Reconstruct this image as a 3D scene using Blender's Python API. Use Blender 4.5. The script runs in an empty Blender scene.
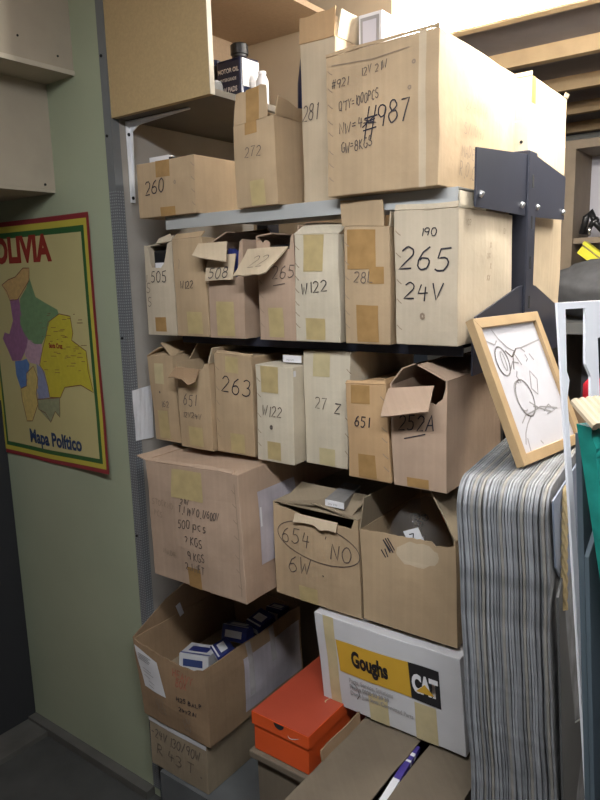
import bpy, bmesh, math, random
from mathutils import Vector, Matrix, noise

C = bpy.context.scene
col = C.collection
PI = math.pi
rnd = random.Random(7)

# ------------------------------------------------------------------ camera
cam_data = bpy.data.cameras.new('camera')
cam_data.sensor_fit = 'VERTICAL'
cam_data.sensor_height = 36.0
cam_data.lens = 675.1 / 800 * 36.0
cam_data.clip_start = 0.02
cam = bpy.data.objects.new('camera', cam_data)
col.objects.link(cam)
yaw, pitch, roll = math.radians(36.74), math.radians(10.47), math.radians(-1.566)
fwd = Vector((-math.sin(yaw) * math.cos(pitch), math.cos(yaw) * math.cos(pitch), -math.sin(pitch)))
rgt = Vector((math.cos(yaw), math.sin(yaw), 0))
upv = rgt.cross(fwd)
r2 = math.cos(roll) * rgt + math.sin(roll) * upv
u2 = -math.sin(roll) * rgt + math.cos(roll) * upv
mw = Matrix((r2, u2, -fwd)).transposed().to_4x4()
mw.translation = Vector((0, 0, 1.72))
cam.matrix_world = mw
C.camera = cam

# ------------------------------------------------------------------ world, exposure
w = bpy.data.worlds.new('world')
C.world = w
w.use_nodes = True
w.node_tree.nodes['Background'].inputs[0].default_value = (0.75, 0.85, 1.0, 1)
w.node_tree.nodes['Background'].inputs[1].default_value = 0.02
C.view_settings.view_transform = 'Standard'
C.view_settings.look = 'None'
C.view_settings.gamma = 1.0
C.view_settings.use_curve_mapping = False
C.view_settings.exposure = 0.0
TUBE_NEAR = 60.0        # strip lamp behind the shelving
BULB = 560.0            # unseen bulb, added to brighten the right sides of the top cartons
TUBE_AISLE = 50.0       # lamp in the aisle behind the camera


# ------------------------------------------------------------------ materials
def mat(name, colr, rough=0.8, metal=0.0, var=0.10, scale=8.0, bump=0.0, bscale=60.0, emit=0.0, alpha=1.0,
        trans=0.0, stain=0.0, stripes=0.0):
    m = bpy.data.materials.new(name)
    m.use_nodes = True
    nt = m.node_tree
    N, K = nt.nodes, nt.links
    b = N['Principled BSDF']
    b.inputs['Roughness'].default_value = rough
    b.inputs['Metallic'].default_value = metal
    b.inputs['Alpha'].default_value = alpha
    b.inputs['Transmission Weight'].default_value = trans
    c = (colr[0], colr[1], colr[2], 1)
    b.inputs['Base Color'].default_value = c
    if emit > 0:
        b.inputs['Emission Color'].default_value = c
        b.inputs['Emission Strength'].default_value = emit
        return m
    tc = N.new('ShaderNodeTexCoord')
    out = None
    if var > 0:
        nz = N.new('ShaderNodeTexNoise')
        nz.inputs['Scale'].default_value = scale
        nz.inputs['Detail'].default_value = 6
        K.new(tc.outputs['Object'], nz.inputs['Vector'])
        rp = N.new('ShaderNodeValToRGB')
        rp.color_ramp.elements[0].position = 0.3
        rp.color_ramp.elements[1].position = 0.72
        lo, hi = 1 - var, 1 + var
        rp.color_ramp.elements[0].color = (c[0] * lo, c[1] * lo, c[2] * lo, 1)
        rp.color_ramp.elements[1].color = (min(1, c[0] * hi), min(1, c[1] * hi), min(1, c[2] * hi), 1)
        K.new(nz.outputs['Fac'], rp.inputs['Fac'])
        out = rp.outputs['Color']
    if stain > 0:
        n2 = N.new('ShaderNodeTexNoise')
        n2.inputs['Scale'].default_value = 3.3
        n2.inputs['Detail'].default_value = 8
        n2.inputs['Roughness'].default_value = 0.65
        K.new(tc.outputs['Object'], n2.inputs['Vector'])
        r3 = N.new('ShaderNodeValToRGB')
        r3.color_ramp.elements[0].position = 0.52
        r3.color_ramp.elements[1].position = 0.70
        r3.color_ramp.elements[0].color = (0, 0, 0, 1)
        r3.color_ramp.elements[1].color = (stain, stain, stain, 1)
        K.new(n2.outputs['Fac'], r3.inputs['Fac'])
        mx = N.new('ShaderNodeMixRGB')
        mx.blend_type = 'MIX'
        K.new(r3.outputs['Color'], mx.inputs['Fac'])
        if out: K.new(out, mx.inputs[1])
        else: mx.inputs[1].default_value = c
        mx.inputs[2].default_value = (c[0] * .62, c[1] * .58, c[2] * .54, 1)
        out = mx.outputs['Color']
    if stripes > 0:
        sx = N.new('ShaderNodeSeparateXYZ')
        K.new(tc.outputs['Object'], sx.inputs[0])
        ad = N.new('ShaderNodeMath'); ad.operation = 'ADD'
        K.new(sx.outputs[0], ad.inputs[0]); K.new(sx.outputs[1], ad.inputs[1])
        n4 = N.new('ShaderNodeTexNoise'); n4.noise_dimensions = '1D'
        n4.inputs['Scale'].default_value = 75
        n4.inputs['Detail'].default_value = 3
        K.new(ad.outputs[0], n4.inputs['W'])
        m4 = N.new('ShaderNodeMapRange')
        m4.inputs[1].default_value = 0.3; m4.inputs[2].default_value = 0.7
        m4.inputs[3].default_value = 1 - stripes; m4.inputs[4].default_value = 1 + stripes
        K.new(n4.outputs['Fac'], m4.inputs[0])
        mu = N.new('ShaderNodeMixRGB'); mu.blend_type = 'MULTIPLY'; mu.inputs[0].default_value = 1
        if out: K.new(out, mu.inputs[1])
        else: mu.inputs[1].default_value = c
        K.new(m4.outputs[0], mu.inputs[2])
        out = mu.outputs[0]
    if out: K.new(out, b.inputs['Base Color'])
    if bump > 0:
        n3 = N.new('ShaderNodeTexNoise')
        n3.inputs['Scale'].default_value = bscale
        n3.inputs['Detail'].default_value = 4
        K.new(tc.outputs['Object'], n3.inputs['Vector'])
        bp = N.new('ShaderNodeBump')
        bp.inputs['Strength'].default_value = bump
        bp.inputs['Distance'].default_value = 0.004
        K.new(n3.outputs['Fac'], bp.inputs['Height'])
        K.new(bp.outputs['Normal'], b.inputs['Normal'])
    return m


def card(name, c, stain=0.35):
    return mat(name, c, 0.85, 0, 0.10, 9.0, 0.25, 45.0, stain=stain, stripes=0.035)


M = {
    'tan': card('cardboard_tan', (0.43, 0.31, 0.185)),
    'pale': card('cardboard_pale', (0.50, 0.40, 0.275)),
    'grey': card('cardboard_grey', (0.50, 0.42, 0.31)),
    'pink': card('cardboard_pinkish', (0.43, 0.305, 0.215)),
    'orange': card('cardboard_orange', (0.46, 0.295, 0.15)),
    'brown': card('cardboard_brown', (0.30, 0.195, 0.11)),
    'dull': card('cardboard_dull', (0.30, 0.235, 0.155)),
    'dusty': card('cardboard_dusty', (0.155, 0.122, 0.084)),  # dull card darkened in colour to offset the light on the low cartons
    'wash': card('cardboard_washed', (0.56, 0.49, 0.37)),
    'tape': mat('parcel_tape', (0.45, 0.35, 0.17), 0.32, 0, 0.12, 30),
    'tape_brown': mat('brown_tape', (0.36, 0.215, 0.085), 0.22, 0, 0.15, 30),
    'tape_pale': mat('pale_tape', (0.50, 0.42, 0.24), 0.3, 0, 0.1, 30),
    'tape_clear': mat('clear_tape', (0.62, 0.58, 0.55), 0.25, 0, 0.2, 30, alpha=0.55),
    'ink': mat('marker_ink', (0.025, 0.022, 0.03), 0.6, 0, 0.0),
    'ink_soft': mat('worn_marker_ink', (0.11, 0.085, 0.07), 0.7, 0, 0.0),
    'ink_faint': mat('faint_ink', (0.27, 0.20, 0.14), 0.8, 0, 0.0),
    'ink_grey': mat('grey_print', (0.30, 0.29, 0.29), 0.8, 0, 0.0),
    'ink_red': mat('red_print', (0.36, 0.12, 0.07), 0.8, 0, 0.3, 60),
    'ink_blue': mat('blue_print', (0.03, 0.05, 0.16), 0.7, 0, 0.0),
    'white_paper': mat('white_paper', (0.72, 0.71, 0.72), 0.7, 0, 0.06, 14),
    'lilac_paper': mat('lilac_paper', (0.46, 0.42, 0.45), 0.6, 0, 0.14, 18, stripes=0.05),
    'green_paint': mat('green_paint', (0.355, 0.39, 0.268), 0.45, 0, 0.06, 3.0, 0.1, 90, stain=0.12),
    'grey_wall': mat('grey_board', (0.36, 0.33, 0.29), 0.8, 0, 0.08, 6, stain=0.2),
    'plaster': mat('plaster', (0.17, 0.16, 0.15), 0.9, 0, 0.06, 5, 0.2, 40),
    'dark_wall': mat('dark_hardboard', (0.10, 0.085, 0.07), 0.85, 0, 0.12, 6),
    'ply': mat('tan_plywood', (0.44, 0.345, 0.235), 0.7, 0, 0.08, 5, 0.1, 60, stain=0.1),
    'chip': mat('chipboard', (0.44, 0.315, 0.155), 0.75, 0, 0.07, 160, 0.1, 120, stain=0.12),
    'chip_in': mat('chipboard_inside', (0.36, 0.255, 0.165), 0.75, 0, 0.07, 120),
    'hard': mat('hardboard', (0.40, 0.345, 0.265), 0.7, 0, 0.07, 8, stain=0.15),
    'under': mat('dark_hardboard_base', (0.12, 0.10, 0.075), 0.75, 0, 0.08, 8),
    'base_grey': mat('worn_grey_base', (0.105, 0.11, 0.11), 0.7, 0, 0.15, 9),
    'edge': mat('pale_edge', (0.50, 0.45, 0.36), 0.7, 0, 0.05, 20),
    'floor': mat('dark_concrete', (0.05, 0.05, 0.046), 0.85, 0, 0.25, 7, 0.3, 30, stain=0.3),
    'kerb': mat('kerb_concrete', (0.085, 0.08, 0.07), 0.9, 0, 0.2, 9, 0.3, 40),
    'deck': mat('ceiling_deck', (0.29, 0.26, 0.27), 0.9, 0, 0.1, 6),
    'pine': mat('pine_batten', (0.50, 0.36, 0.21), 0.7, 0, 0.1, 12),
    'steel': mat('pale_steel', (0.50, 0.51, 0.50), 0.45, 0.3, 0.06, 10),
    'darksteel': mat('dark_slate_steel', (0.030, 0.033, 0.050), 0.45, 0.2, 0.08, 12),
    'white_metal': mat('white_enamel', (0.82, 0.82, 0.84), 0.35, 0.0, 0.04, 10),
    'bolt': mat('zinc_bolt', (0.62, 0.62, 0.62), 0.3, 0.8, 0.0),
    'hole': mat('dark_hole', (0.01, 0.01, 0.01), 0.9, 0, 0.0),
    'red_wood': mat('red_brown_timber', (0.24, 0.11, 0.07), 0.7, 0, 0.2, 9),
    'dark': mat('dark_gap', (0.02, 0.02, 0.022), 0.9, 0, 0.0),
    'frame_wood': mat('light_frame_wood', (0.40, 0.275, 0.145), 0.5, 0, 0.08, 22),
    'cab_wood': mat('dull_cabinet_wood', (0.19, 0.145, 0.10), 0.6, 0, 0.1, 14),
    'sketch': mat('drawing_paper', (0.50, 0.49, 0.52), 0.6, 0, 0.05, 9),
    'white_sheet': mat('white_plastic_sheet', (0.88, 0.89, 0.93), 0.4, 0, 0.03, 8),
    'slate': mat('slate_board', (0.085, 0.115, 0.135), 0.6, 0, 0.06, 9),
    'bluegrey': mat('blue_grey_board', (0.20, 0.23, 0.30), 0.6, 0, 0.06, 9),
    'charcoal': mat('charcoal_board', (0.085, 0.085, 0.085), 0.6, 0, 0.1, 9),
    'teal': mat('teal_film', (0.015, 0.22, 0.18), 0.16, 0, 0.25, 34, 0.5, 26),
    'rope': mat('gold_rope', (0.42, 0.32, 0.16), 0.7, 0, 0.2, 80),
    'shoe': mat('orange_card', (0.72, 0.095, 0.018), 0.5, 0, 0.05, 10),
    'shoe_lid': mat('red_lid_card', (0.40, 0.062, 0.03), 0.5, 0, 0.06, 10),
    'cat_yellow': mat('banner_yellow', (0.58, 0.34, 0.035), 0.5, 0, 0.05, 12),
    'black': mat('black_print', (0.012, 0.012, 0.014), 0.5, 0, 0.0),
    'white_card': mat('white_carton', (0.55, 0.545, 0.55), 0.6, 0, 0.05, 10, stain=0.15),
    'blue_pack': mat('blue_packet', (0.03, 0.04, 0.17), 0.3, 0, 0.25, 50),
    'purple_pack': mat('purple_packet', (0.06, 0.04, 0.24), 0.35, 0, 0.2, 60),
    'navy': mat('navy_plastic', (0.012, 0.018, 0.055), 0.3, 0, 0.0),
    'black_plastic': mat('black_plastic', (0.012, 0.012, 0.014), 0.35, 0, 0.0),
    'clear_bag': mat('clear_bag', (0.55, 0.5, 0.45), 0.12, 0, 0.0, alpha=0.13),
    'silver': mat('silver_part', (0.7, 0.7, 0.7), 0.2, 0.9, 0.0),
    'glass_clear': mat('lamp_glass', (0.8, 0.8, 0.82), 0.1, 0, 0.0, alpha=0.4),
    'yellow': mat('yellow_plastic', (0.62, 0.58, 0.03), 0.45, 0, 0.05, 12),
    'cloth': mat('grey_cloth', (0.07, 0.07, 0.075), 0.9, 0, 0.2, 20),
    'red': mat('red_plastic', (0.5, 0.02, 0.035), 0.45, 0, 0.05, 12),
    'dark_red': mat('dark_red_tag', (0.17, 0.02, 0.025), 0.6, 0, 0.05, 12),
    'lilac_panel': mat('lilac_panel', (0.50, 0.49, 0.55), 0.7, 0, 0.05, 6),
    'grey_print': mat('grey_leaflet', (0.26, 0.245, 0.23), 0.6, 0, 0.12, 60),
    'lamp': mat('lamp_diffuser', (1.0, 0.955, 0.86), emit=TUBE_NEAR),
    'bulb': mat('bulb_glass', (1.0, 0.96, 0.88), emit=BULB),
    'lamp2': mat('aisle_lamp_diffuser', (0.93, 0.96, 1.0), emit=TUBE_AISLE),
    'poster': mat('poster_paper', (0.50, 0.435, 0.20), 0.4, 0, 0.05, 5),
    'p_red': mat('poster_red', (0.24, 0.03, 0.035), 0.4, 0, 0.0),
    'p_yel': mat('poster_yellow', (0.50, 0.42, 0.06), 0.4, 0, 0.0),
    'p_grn': mat('poster_green', (0.035, 0.11, 0.035), 0.4, 0, 0.0),
    'm_tan': mat('map_tan', (0.52, 0.33, 0.13), 0.4, 0, 0.12, 70),
    'm_grn': mat('map_green', (0.15, 0.25, 0.12), 0.4, 0, 0.12, 70),
    'm_mag': mat('map_magenta', (0.27, 0.12, 0.22), 0.4, 0, 0.12, 70),
    'm_pink': mat('map_pink', (0.47, 0.30, 0.36), 0.4, 0, 0.15, 70),
    'm_blue': mat('map_blue', (0.10, 0.19, 0.40), 0.4, 0, 0.12, 70),
    'm_ochre': mat('map_ochre', (0.56, 0.42, 0.14), 0.4, 0, 0.12, 70),
    'm_vio': mat('map_violet', (0.24, 0.26, 0.38), 0.4, 0, 0.12, 70),
    'm_sage': mat('map_sage', (0.27, 0.28, 0.16), 0.4, 0, 0.12, 70),
    'm_yel': mat('map_yellow', (0.50, 0.42, 0.04), 0.4, 0, 0.06, 70),
    'm_line': mat('map_outline', (0.20, 0.09, 0.05), 0.5, 0, 0.0),
    'm_title': mat('map_title', (0.26, 0.03, 0.02), 0.5, 0, 0.0),
    'm_sub': mat('map_subtitle', (0.02, 0.045, 0.11), 0.5, 0, 0.0),
}
EDGES = [mat('board_edge_tone', (g * 1.0, g * 1.02, g * 1.07), 0.65, 0, 0.35, 22, 0.5, 40)
         for g in (0.19, 0.225, 0.25, 0.29, 0.21)]
EDGES.append(mat('board_edge_warm', (0.25, 0.235, 0.21), 0.65, 0, 0.35, 22, 0.3, 50))


# perforated angle steel: rows of small dark holes
def perforated():
    m = bpy.data.materials.new('perforated_steel')
    m.use_nodes = True
    N, K = m.node_tree.nodes, m.node_tree.links
    b = N['Principled BSDF']
    b.inputs['Roughness'].default_value = 0.5
    b.inputs['Metallic'].default_value = 0.25
    tc = N.new('ShaderNodeTexCoord')
    sx = N.new('ShaderNodeSeparateXYZ')
    K.new(tc.outputs['Object'], sx.inputs[0])

    def tri(sock, period):
        d = N.new('ShaderNodeMath'); d.operation = 'DIVIDE'; d.inputs[1].default_value = period
        K.new(sock, d.inputs[0])
        f = N.new('ShaderNodeMath'); f.operation = 'FRACT'; K.new(d.outputs[0], f.inputs[0])
        s = N.new('ShaderNodeMath'); s.operation = 'SUBTRACT'; s.inputs[1].default_value = 0.5
        K.new(f.outputs[0], s.inputs[0])
        p = N.new('ShaderNodeMath'); p.operation = 'POWER'; p.inputs[1].default_value = 2
        K.new(s.outputs[0], p.inputs[0])
        return p.outputs[0]
    a = N.new('ShaderNodeMath'); a.operation = 'ADD'
    K.new(sx.outputs[0], a.inputs[0]); K.new(sx.outputs[1], a.inputs[1])
    t1, t2 = tri(a.outputs[0], 0.0085), tri(sx.outputs[2], 0.0085)
    ad = N.new('ShaderNodeMath'); ad.operation = 'ADD'
    K.new(t1, ad.inputs[0]); K.new(t2, ad.inputs[1])
    lt = N.new('ShaderNodeMath'); lt.operation = 'LESS_THAN'; lt.inputs[1].default_value = 0.085
    K.new(ad.outputs[0], lt.inputs[0])
    mx = N.new('ShaderNodeMixRGB')
    K.new(lt.outputs[0], mx.inputs[0])
    mx.inputs[1].default_value = (0.155, 0.165, 0.175, 1)
    mx.inputs[2].default_value = (0.31, 0.32, 0.325, 1)
    K.new(mx.outputs[0], b.inputs['Base Color'])
    return m


M['perf'] = perforated()
M['post_grey'] = mat('grey_angle_steel', (0.17, 0.18, 0.185), 0.5, 0.2, 0.08, 10)


# ------------------------------------------------------------------ object helpers
def tag(o, label=None, cat=None, group=None, kind=None):
    if label: o['label'] = label
    if cat: o['category'] = cat
    if group: o['group'] = group
    if kind: o['kind'] = kind
    return o


def thing(name, label, cat, loc, group=None):
    o = bpy.data.objects.new(name, None)
    o.empty_display_size = 0.05
    col.objects.link(o)
    o.location = loc
    return tag(o, label, cat, group)


def obj(name, bm, material, parent=None, smooth=False, origin=None, bevel=0.0, solid=0.0, solid_off=1.0):
    """Links the bmesh (world coordinates) as one object; children keep world placement under their thing."""
    org = Vector(origin) if origin is not None else Vector((0, 0, 0))
    if parent is not None and origin is None:
        org = world_loc(parent)
    bmesh.ops.translate(bm, verts=bm.verts, vec=-org)
    bmesh.ops.recalc_face_normals(bm, faces=bm.faces)
    me = bpy.data.meshes.new(name)
    bm.to_mesh(me)
    bm.free()
    mats = material if isinstance(material, (list, tuple)) else [material]
    for mm in mats: me.materials.append(mm)
    if smooth:
        for p in me.polygons: p.use_smooth = True
    o = bpy.data.objects.new(name, me)
    col.objects.link(o)
    if parent is not None:
        o.parent = parent
        o.location = org - world_loc(parent)
    else:
        o.location = org
    if solid:
        md = o.modifiers.new('solid', 'SOLIDIFY'); md.thickness = solid; md.offset = solid_off
    if bevel:
        md = o.modifiers.new('bevel', 'BEVEL'); md.width = bevel; md.segments = 2
        md.limit_method = 'ANGLE'; md.angle_limit = 0.7
    return o


def world_loc(o):
    v = o.location.copy()
    p = o.parent
    while p:
        v += p.location
        p = p.parent
    return v


def B():
    return bmesh.new()


def add_box(bm, x0, x1, y0, y1, z0, z1):
    vs = [bm.verts.new((x, y, z)) for x in (x0, x1) for y in (y0, y1) for z in (z0, z1)]
    for f in ((0, 1, 3, 2), (4, 6, 7, 5), (0, 4, 5, 1), (2, 3, 7, 6), (0, 2, 6, 4), (1, 5, 7, 3)):
        bm.faces.new([vs[i] for i in f])
    return vs


def box(x0, x1, y0, y1, z0, z1):
    bm = B()
    add_box(bm, x0, x1, y0, y1, z0, z1)
    return bm


def add_prism(bm, pts, off):
    """pts: polygon (3D points), extruded by vector off."""
    off = Vector(off)
    a = [bm.verts.new(p) for p in pts]
    b = [bm.verts.new(Vector(p) + off) for p in pts]
    n = len(pts)
    bm.faces.new(a)
    bm.faces.new(b[::-1])
    for i in range(n):
        bm.faces.new((a[i], b[i], b[(i + 1) % n], a[(i + 1) % n]))


def prism(pts, off):
    bm = B()
    add_prism(bm, pts, off)
    return bm


def add_tube(bm, pts, r, n=8, cap=True, twist=0.0):
    pts = [Vector(p) for p in pts]
    rings = []
    ref = Vector((0.31, 0.2, 0.93)).normalized()
    for i, p in enumerate(pts):
        d = (pts[min(i + 1, len(pts) - 1)] - pts[max(i - 1, 0)]).normalized()
        s = d.cross(ref)
        if s.length < 1e-3: s = d.cross(Vector((1, 0, 0)))
        s.normalize()
        t = d.cross(s)
        rr = r[i] if isinstance(r, (list, tuple)) else r
        rings.append([bm.verts.new(p + rr * (math.cos(2 * PI * k / n + twist * i) * s + math.sin(2 * PI * k / n + twist * i) * t))
                      for k in range(n)])
    for a, b in zip(rings, rings[1:]):
        for k in range(n):
            bm.faces.new((a[k], a[(k + 1) % n], b[(k + 1) % n], b[k]))
    if cap:
        bm.faces.new(rings[0][::-1])
        bm.faces.new(rings[-1])


def tube(pts, r, n=8, **k):
    bm = B()
    add_tube(bm, pts, r, n, **k)
    return bm


# ------------------------------------------------------------------ handwriting: strokes on a 4 x 6 grid
def arc(cx, cy, rx, ry, a0, a1, n=10):
    return [(cx + rx * math.cos(math.radians(a0 + (a1 - a0) * i / n)), cy + ry * math.sin(math.radians(a0 + (a1 - a0) * i / n)))
            for i in range(n + 1)]


G = {
    '0': [arc(2, 3, 1.7, 3, 100, 470, 16)], '1': [[(1.6, 5.2), (2.1, 6), (2, 0)]],
    '2': [arc(2, 4.4, 1.6, 1.6, 160, -40, 8) + [(0.4, 0.2), (3.8, 0.3)]],
    '3': [arc(1.8, 4.5, 1.5, 1.5, 150, -80, 8) + arc(1.8, 1.5, 1.8, 1.6, 80, -150, 9)],
    '4': [[(1.2, 6), (0.4, 2.6), (3.8, 2.9)], [(2.8, 5), (2.6, 0)]],
    '5': [[(3.6, 6), (1.0, 5.9), (0.7, 3.4)] + arc(1.7, 1.9, 1.8, 1.8, 100, -140, 9)],
    '6': [[(3.0, 6), (1.4, 4.6), (0.5, 2.4)] + arc(2, 1.6, 1.6, 1.6, 170, 500, 12)],
    '7': [[(0.3, 5.7), (3.6, 6), (2.2, 3), (1.5, 0)]],
    '8': [arc(2, 4.5, 1.3, 1.4, 60, 270, 8) + arc(2, 1.5, 1.7, 1.6, 90, -270, 12) + arc(2, 4.5, 1.3, 1.4, -90, 60, 6)],
    '9': [arc(2, 4.4, 1.6, 1.6, 20, 380, 12) + [(3.4, 3), (2.8, 0)]],
    'A': [[(0.2, 0), (2, 6), (3.8, 0)], [(0.9, 2.2), (3.3, 2.3)]],
    'B': [[(0.5, 0), (0.6, 6)] + arc(0.8, 4.6, 2.2, 1.4, 90, -90, 8) + arc(0.8, 1.6, 2.8, 1.6, 90, -90, 8)],
    'C': [arc(2.3, 3, 1.9, 3, 50, 310, 12)], 'D': [[(0.5, 0), (0.5, 6)] + arc(0.5, 3, 3, 3, 90, -90, 10) + [(0.5, 0)]],
    'E': [[(3.5, 6), (0.5, 6), (0.5, 0), (3.6, 0)], [(0.5, 3.1), (3, 3.1)]],
    'G': [arc(2.2, 3, 1.9, 3, 60, 330, 12) + [(3.9, 2.6), (2.4, 2.6)]],
    'H': [[(0.4, 6), (0.5, 0)], [(3.6, 6), (3.5, 0)], [(0.5, 3), (3.5, 3.2)]],
    'I': [[(2, 6), (2, 0)]], 'K': [[(0.5, 6), (0.5, 0)], [(3.4, 6), (0.6, 2.8), (3.6, 0)]],
    'L': [[(0.6, 6), (0.6, 0.1), (3.4, 0.2)]], 'M': [[(0.2, 0), (0.6, 6), (2, 2.4), (3.4, 6), (3.8, 0)]],
    'N': [[(0.4, 0), (0.5, 6), (3.4, 0), (3.6, 6)]], 'O': [arc(2, 3, 1.8, 3, 90, 460, 14)],
    'P': [[(0.5, 0), (0.6, 6)] + arc(0.9, 4.5, 2.4, 1.5, 90, -90, 8) + [(0.6, 3)]],
    'Q': [arc(2, 3, 1.8, 3, 90, 460, 14), [(2.4, 1.4), (4, -0.4)]],
    'R': [[(0.5, 0), (0.6, 6)] + arc(0.9, 4.5, 2.3, 1.5, 90, -90, 8) + [(0.8, 3), (3.7, 0)]],
    'S': [arc(2.1, 4.5, 1.5, 1.5, 40, 250, 8) + arc(1.9, 1.5, 1.7, 1.5, 70, -150, 8)],
    'T': [[(0.1, 5.8), (3.9, 6)], [(2, 6), (1.9, 0)]], 'V': [[(0.3, 6), (1.8, 0), (3.8, 6.2)]],
    'W': [[(0, 6), (0.9, 0), (2, 4), (3.1, 0), (4.1, 6)]], 'Y': [[(0.3, 6), (2, 3), (3.8, 6)], [(2, 3), (1.8, 0)]],
    'X': [[(0.3, 6), (3.7, 0)], [(3.6, 6), (0.3, 0)]], 'Z': [[(0.4, 5.8), (3.6, 6), (0.3, 0.1), (3.8, 0.2)]],
    '#': [[(1.3, 6.4), (0.7, -0.4)], [(3.3, 6.4), (2.6, -0.4)], [(0, 4.2), (4, 4.4)], [(0, 1.8), (4, 2)]],
    '=': [[(0.6, 3.8), (3.4, 3.9)], [(0.6, 2.2), (3.4, 2.3)]], '/': [[(3.4, 6.4), (0.6, -0.4)]],
    '-': [[(0.6, 3), (3.4, 3.1)]], '.': [[(1.6, 0.1), (2.0, 0.5), (2.3, 0.1), (1.9, -0.1)]], "'": [[(2, 6.4), (1.8, 5)]],
    '?': [arc(2, 4.6, 1.4, 1.4, 160, -60, 8) + [(2, 2)], [(1.9, 0.2), (2.1, 0.4)]], '_': [[(-0.5, 1), (4.5, 1.6)]],
    'p': [[(0.6, 4), (0.5, -2)], arc(1.9, 2.2, 1.4, 1.8, 130, -170, 9)],
    'c': [arc(2.1, 2, 1.6, 2, 50, 310, 9)], 's': [arc(2.1, 3, 1.2, 1, 40, 250, 6) + arc(1.9, 1, 1.4, 1, 70, -150, 6)],
    'o': [arc(2, 2.2, 1.5, 2, 90, 460, 10)], 'z': [[(0.6, 4), (3.4, 4), (0.6, 0), (3.6, 0)]],
}


def add_strokes(bm, place, strokes, wid):
    """Ribbons along polylines given in metres; place(a, b) gives a 3D point on the face."""
    for st in strokes:
        q = [Vector((p[0], p[1])) for p in st]
        # densify
        d = [q[0]]
        for a, b in zip(q, q[1:]):
            k = max(1, int((b - a).length / 0.012))
            for i in range(1, k + 1): d.append(a + (b - a) * i / k)
        if len(d) < 2: continue
        L, Rr = [], []
        for i, p in enumerate(d):
            t = d[min(i + 1, len(d) - 1)] - d[max(i - 1, 0)]
            if t.length < 1e-9: t = Vector((1, 0))
            t.normalize()
            n = Vector((-t.y, t.x)) * wid * 0.42
            a, b = p + n, p - n
            L.append(bm.verts.new(place(a.x, a.y)))
            Rr.append(bm.verts.new(place(b.x, b.y)))
        for i in range(len(d) - 1):
            bm.faces.new((L[i], L[i + 1], Rr[i + 1], Rr[i]))


def write(text, h, sx=0.62, slant=0.12, gap=0.22, jit=0.03, rot=0.0, rs=None):
    """Strokes (metres) of a handwritten word, cap height h, starting at 0,0."""
    rs = rs or rnd
    out, x = [], 0.0
    for ch in text:
        if ch == ' ':
            x += 0.6 * h * sx
            continue
        dy = (rs.random() - .5) * h * jit * 3
        for st in G.get(ch, []):
            s = []
            for (gx, gy) in st:
                px = x + gx / 4 * h * sx + slant * gy / 6 * h + (rs.random() - .5) * h * jit
                py = gy / 6 * h + dy + (rs.random() - .5) * h * jit
                s.append((px * math.cos(rot) - py * math.sin(rot), px * math.sin(rot) + py * math.cos(rot)))
            out.append(s)
        wd = 0.5 if ch in "1I.'" else 1.0
        x += h * sx * (wd + gap)
    return out


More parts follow.
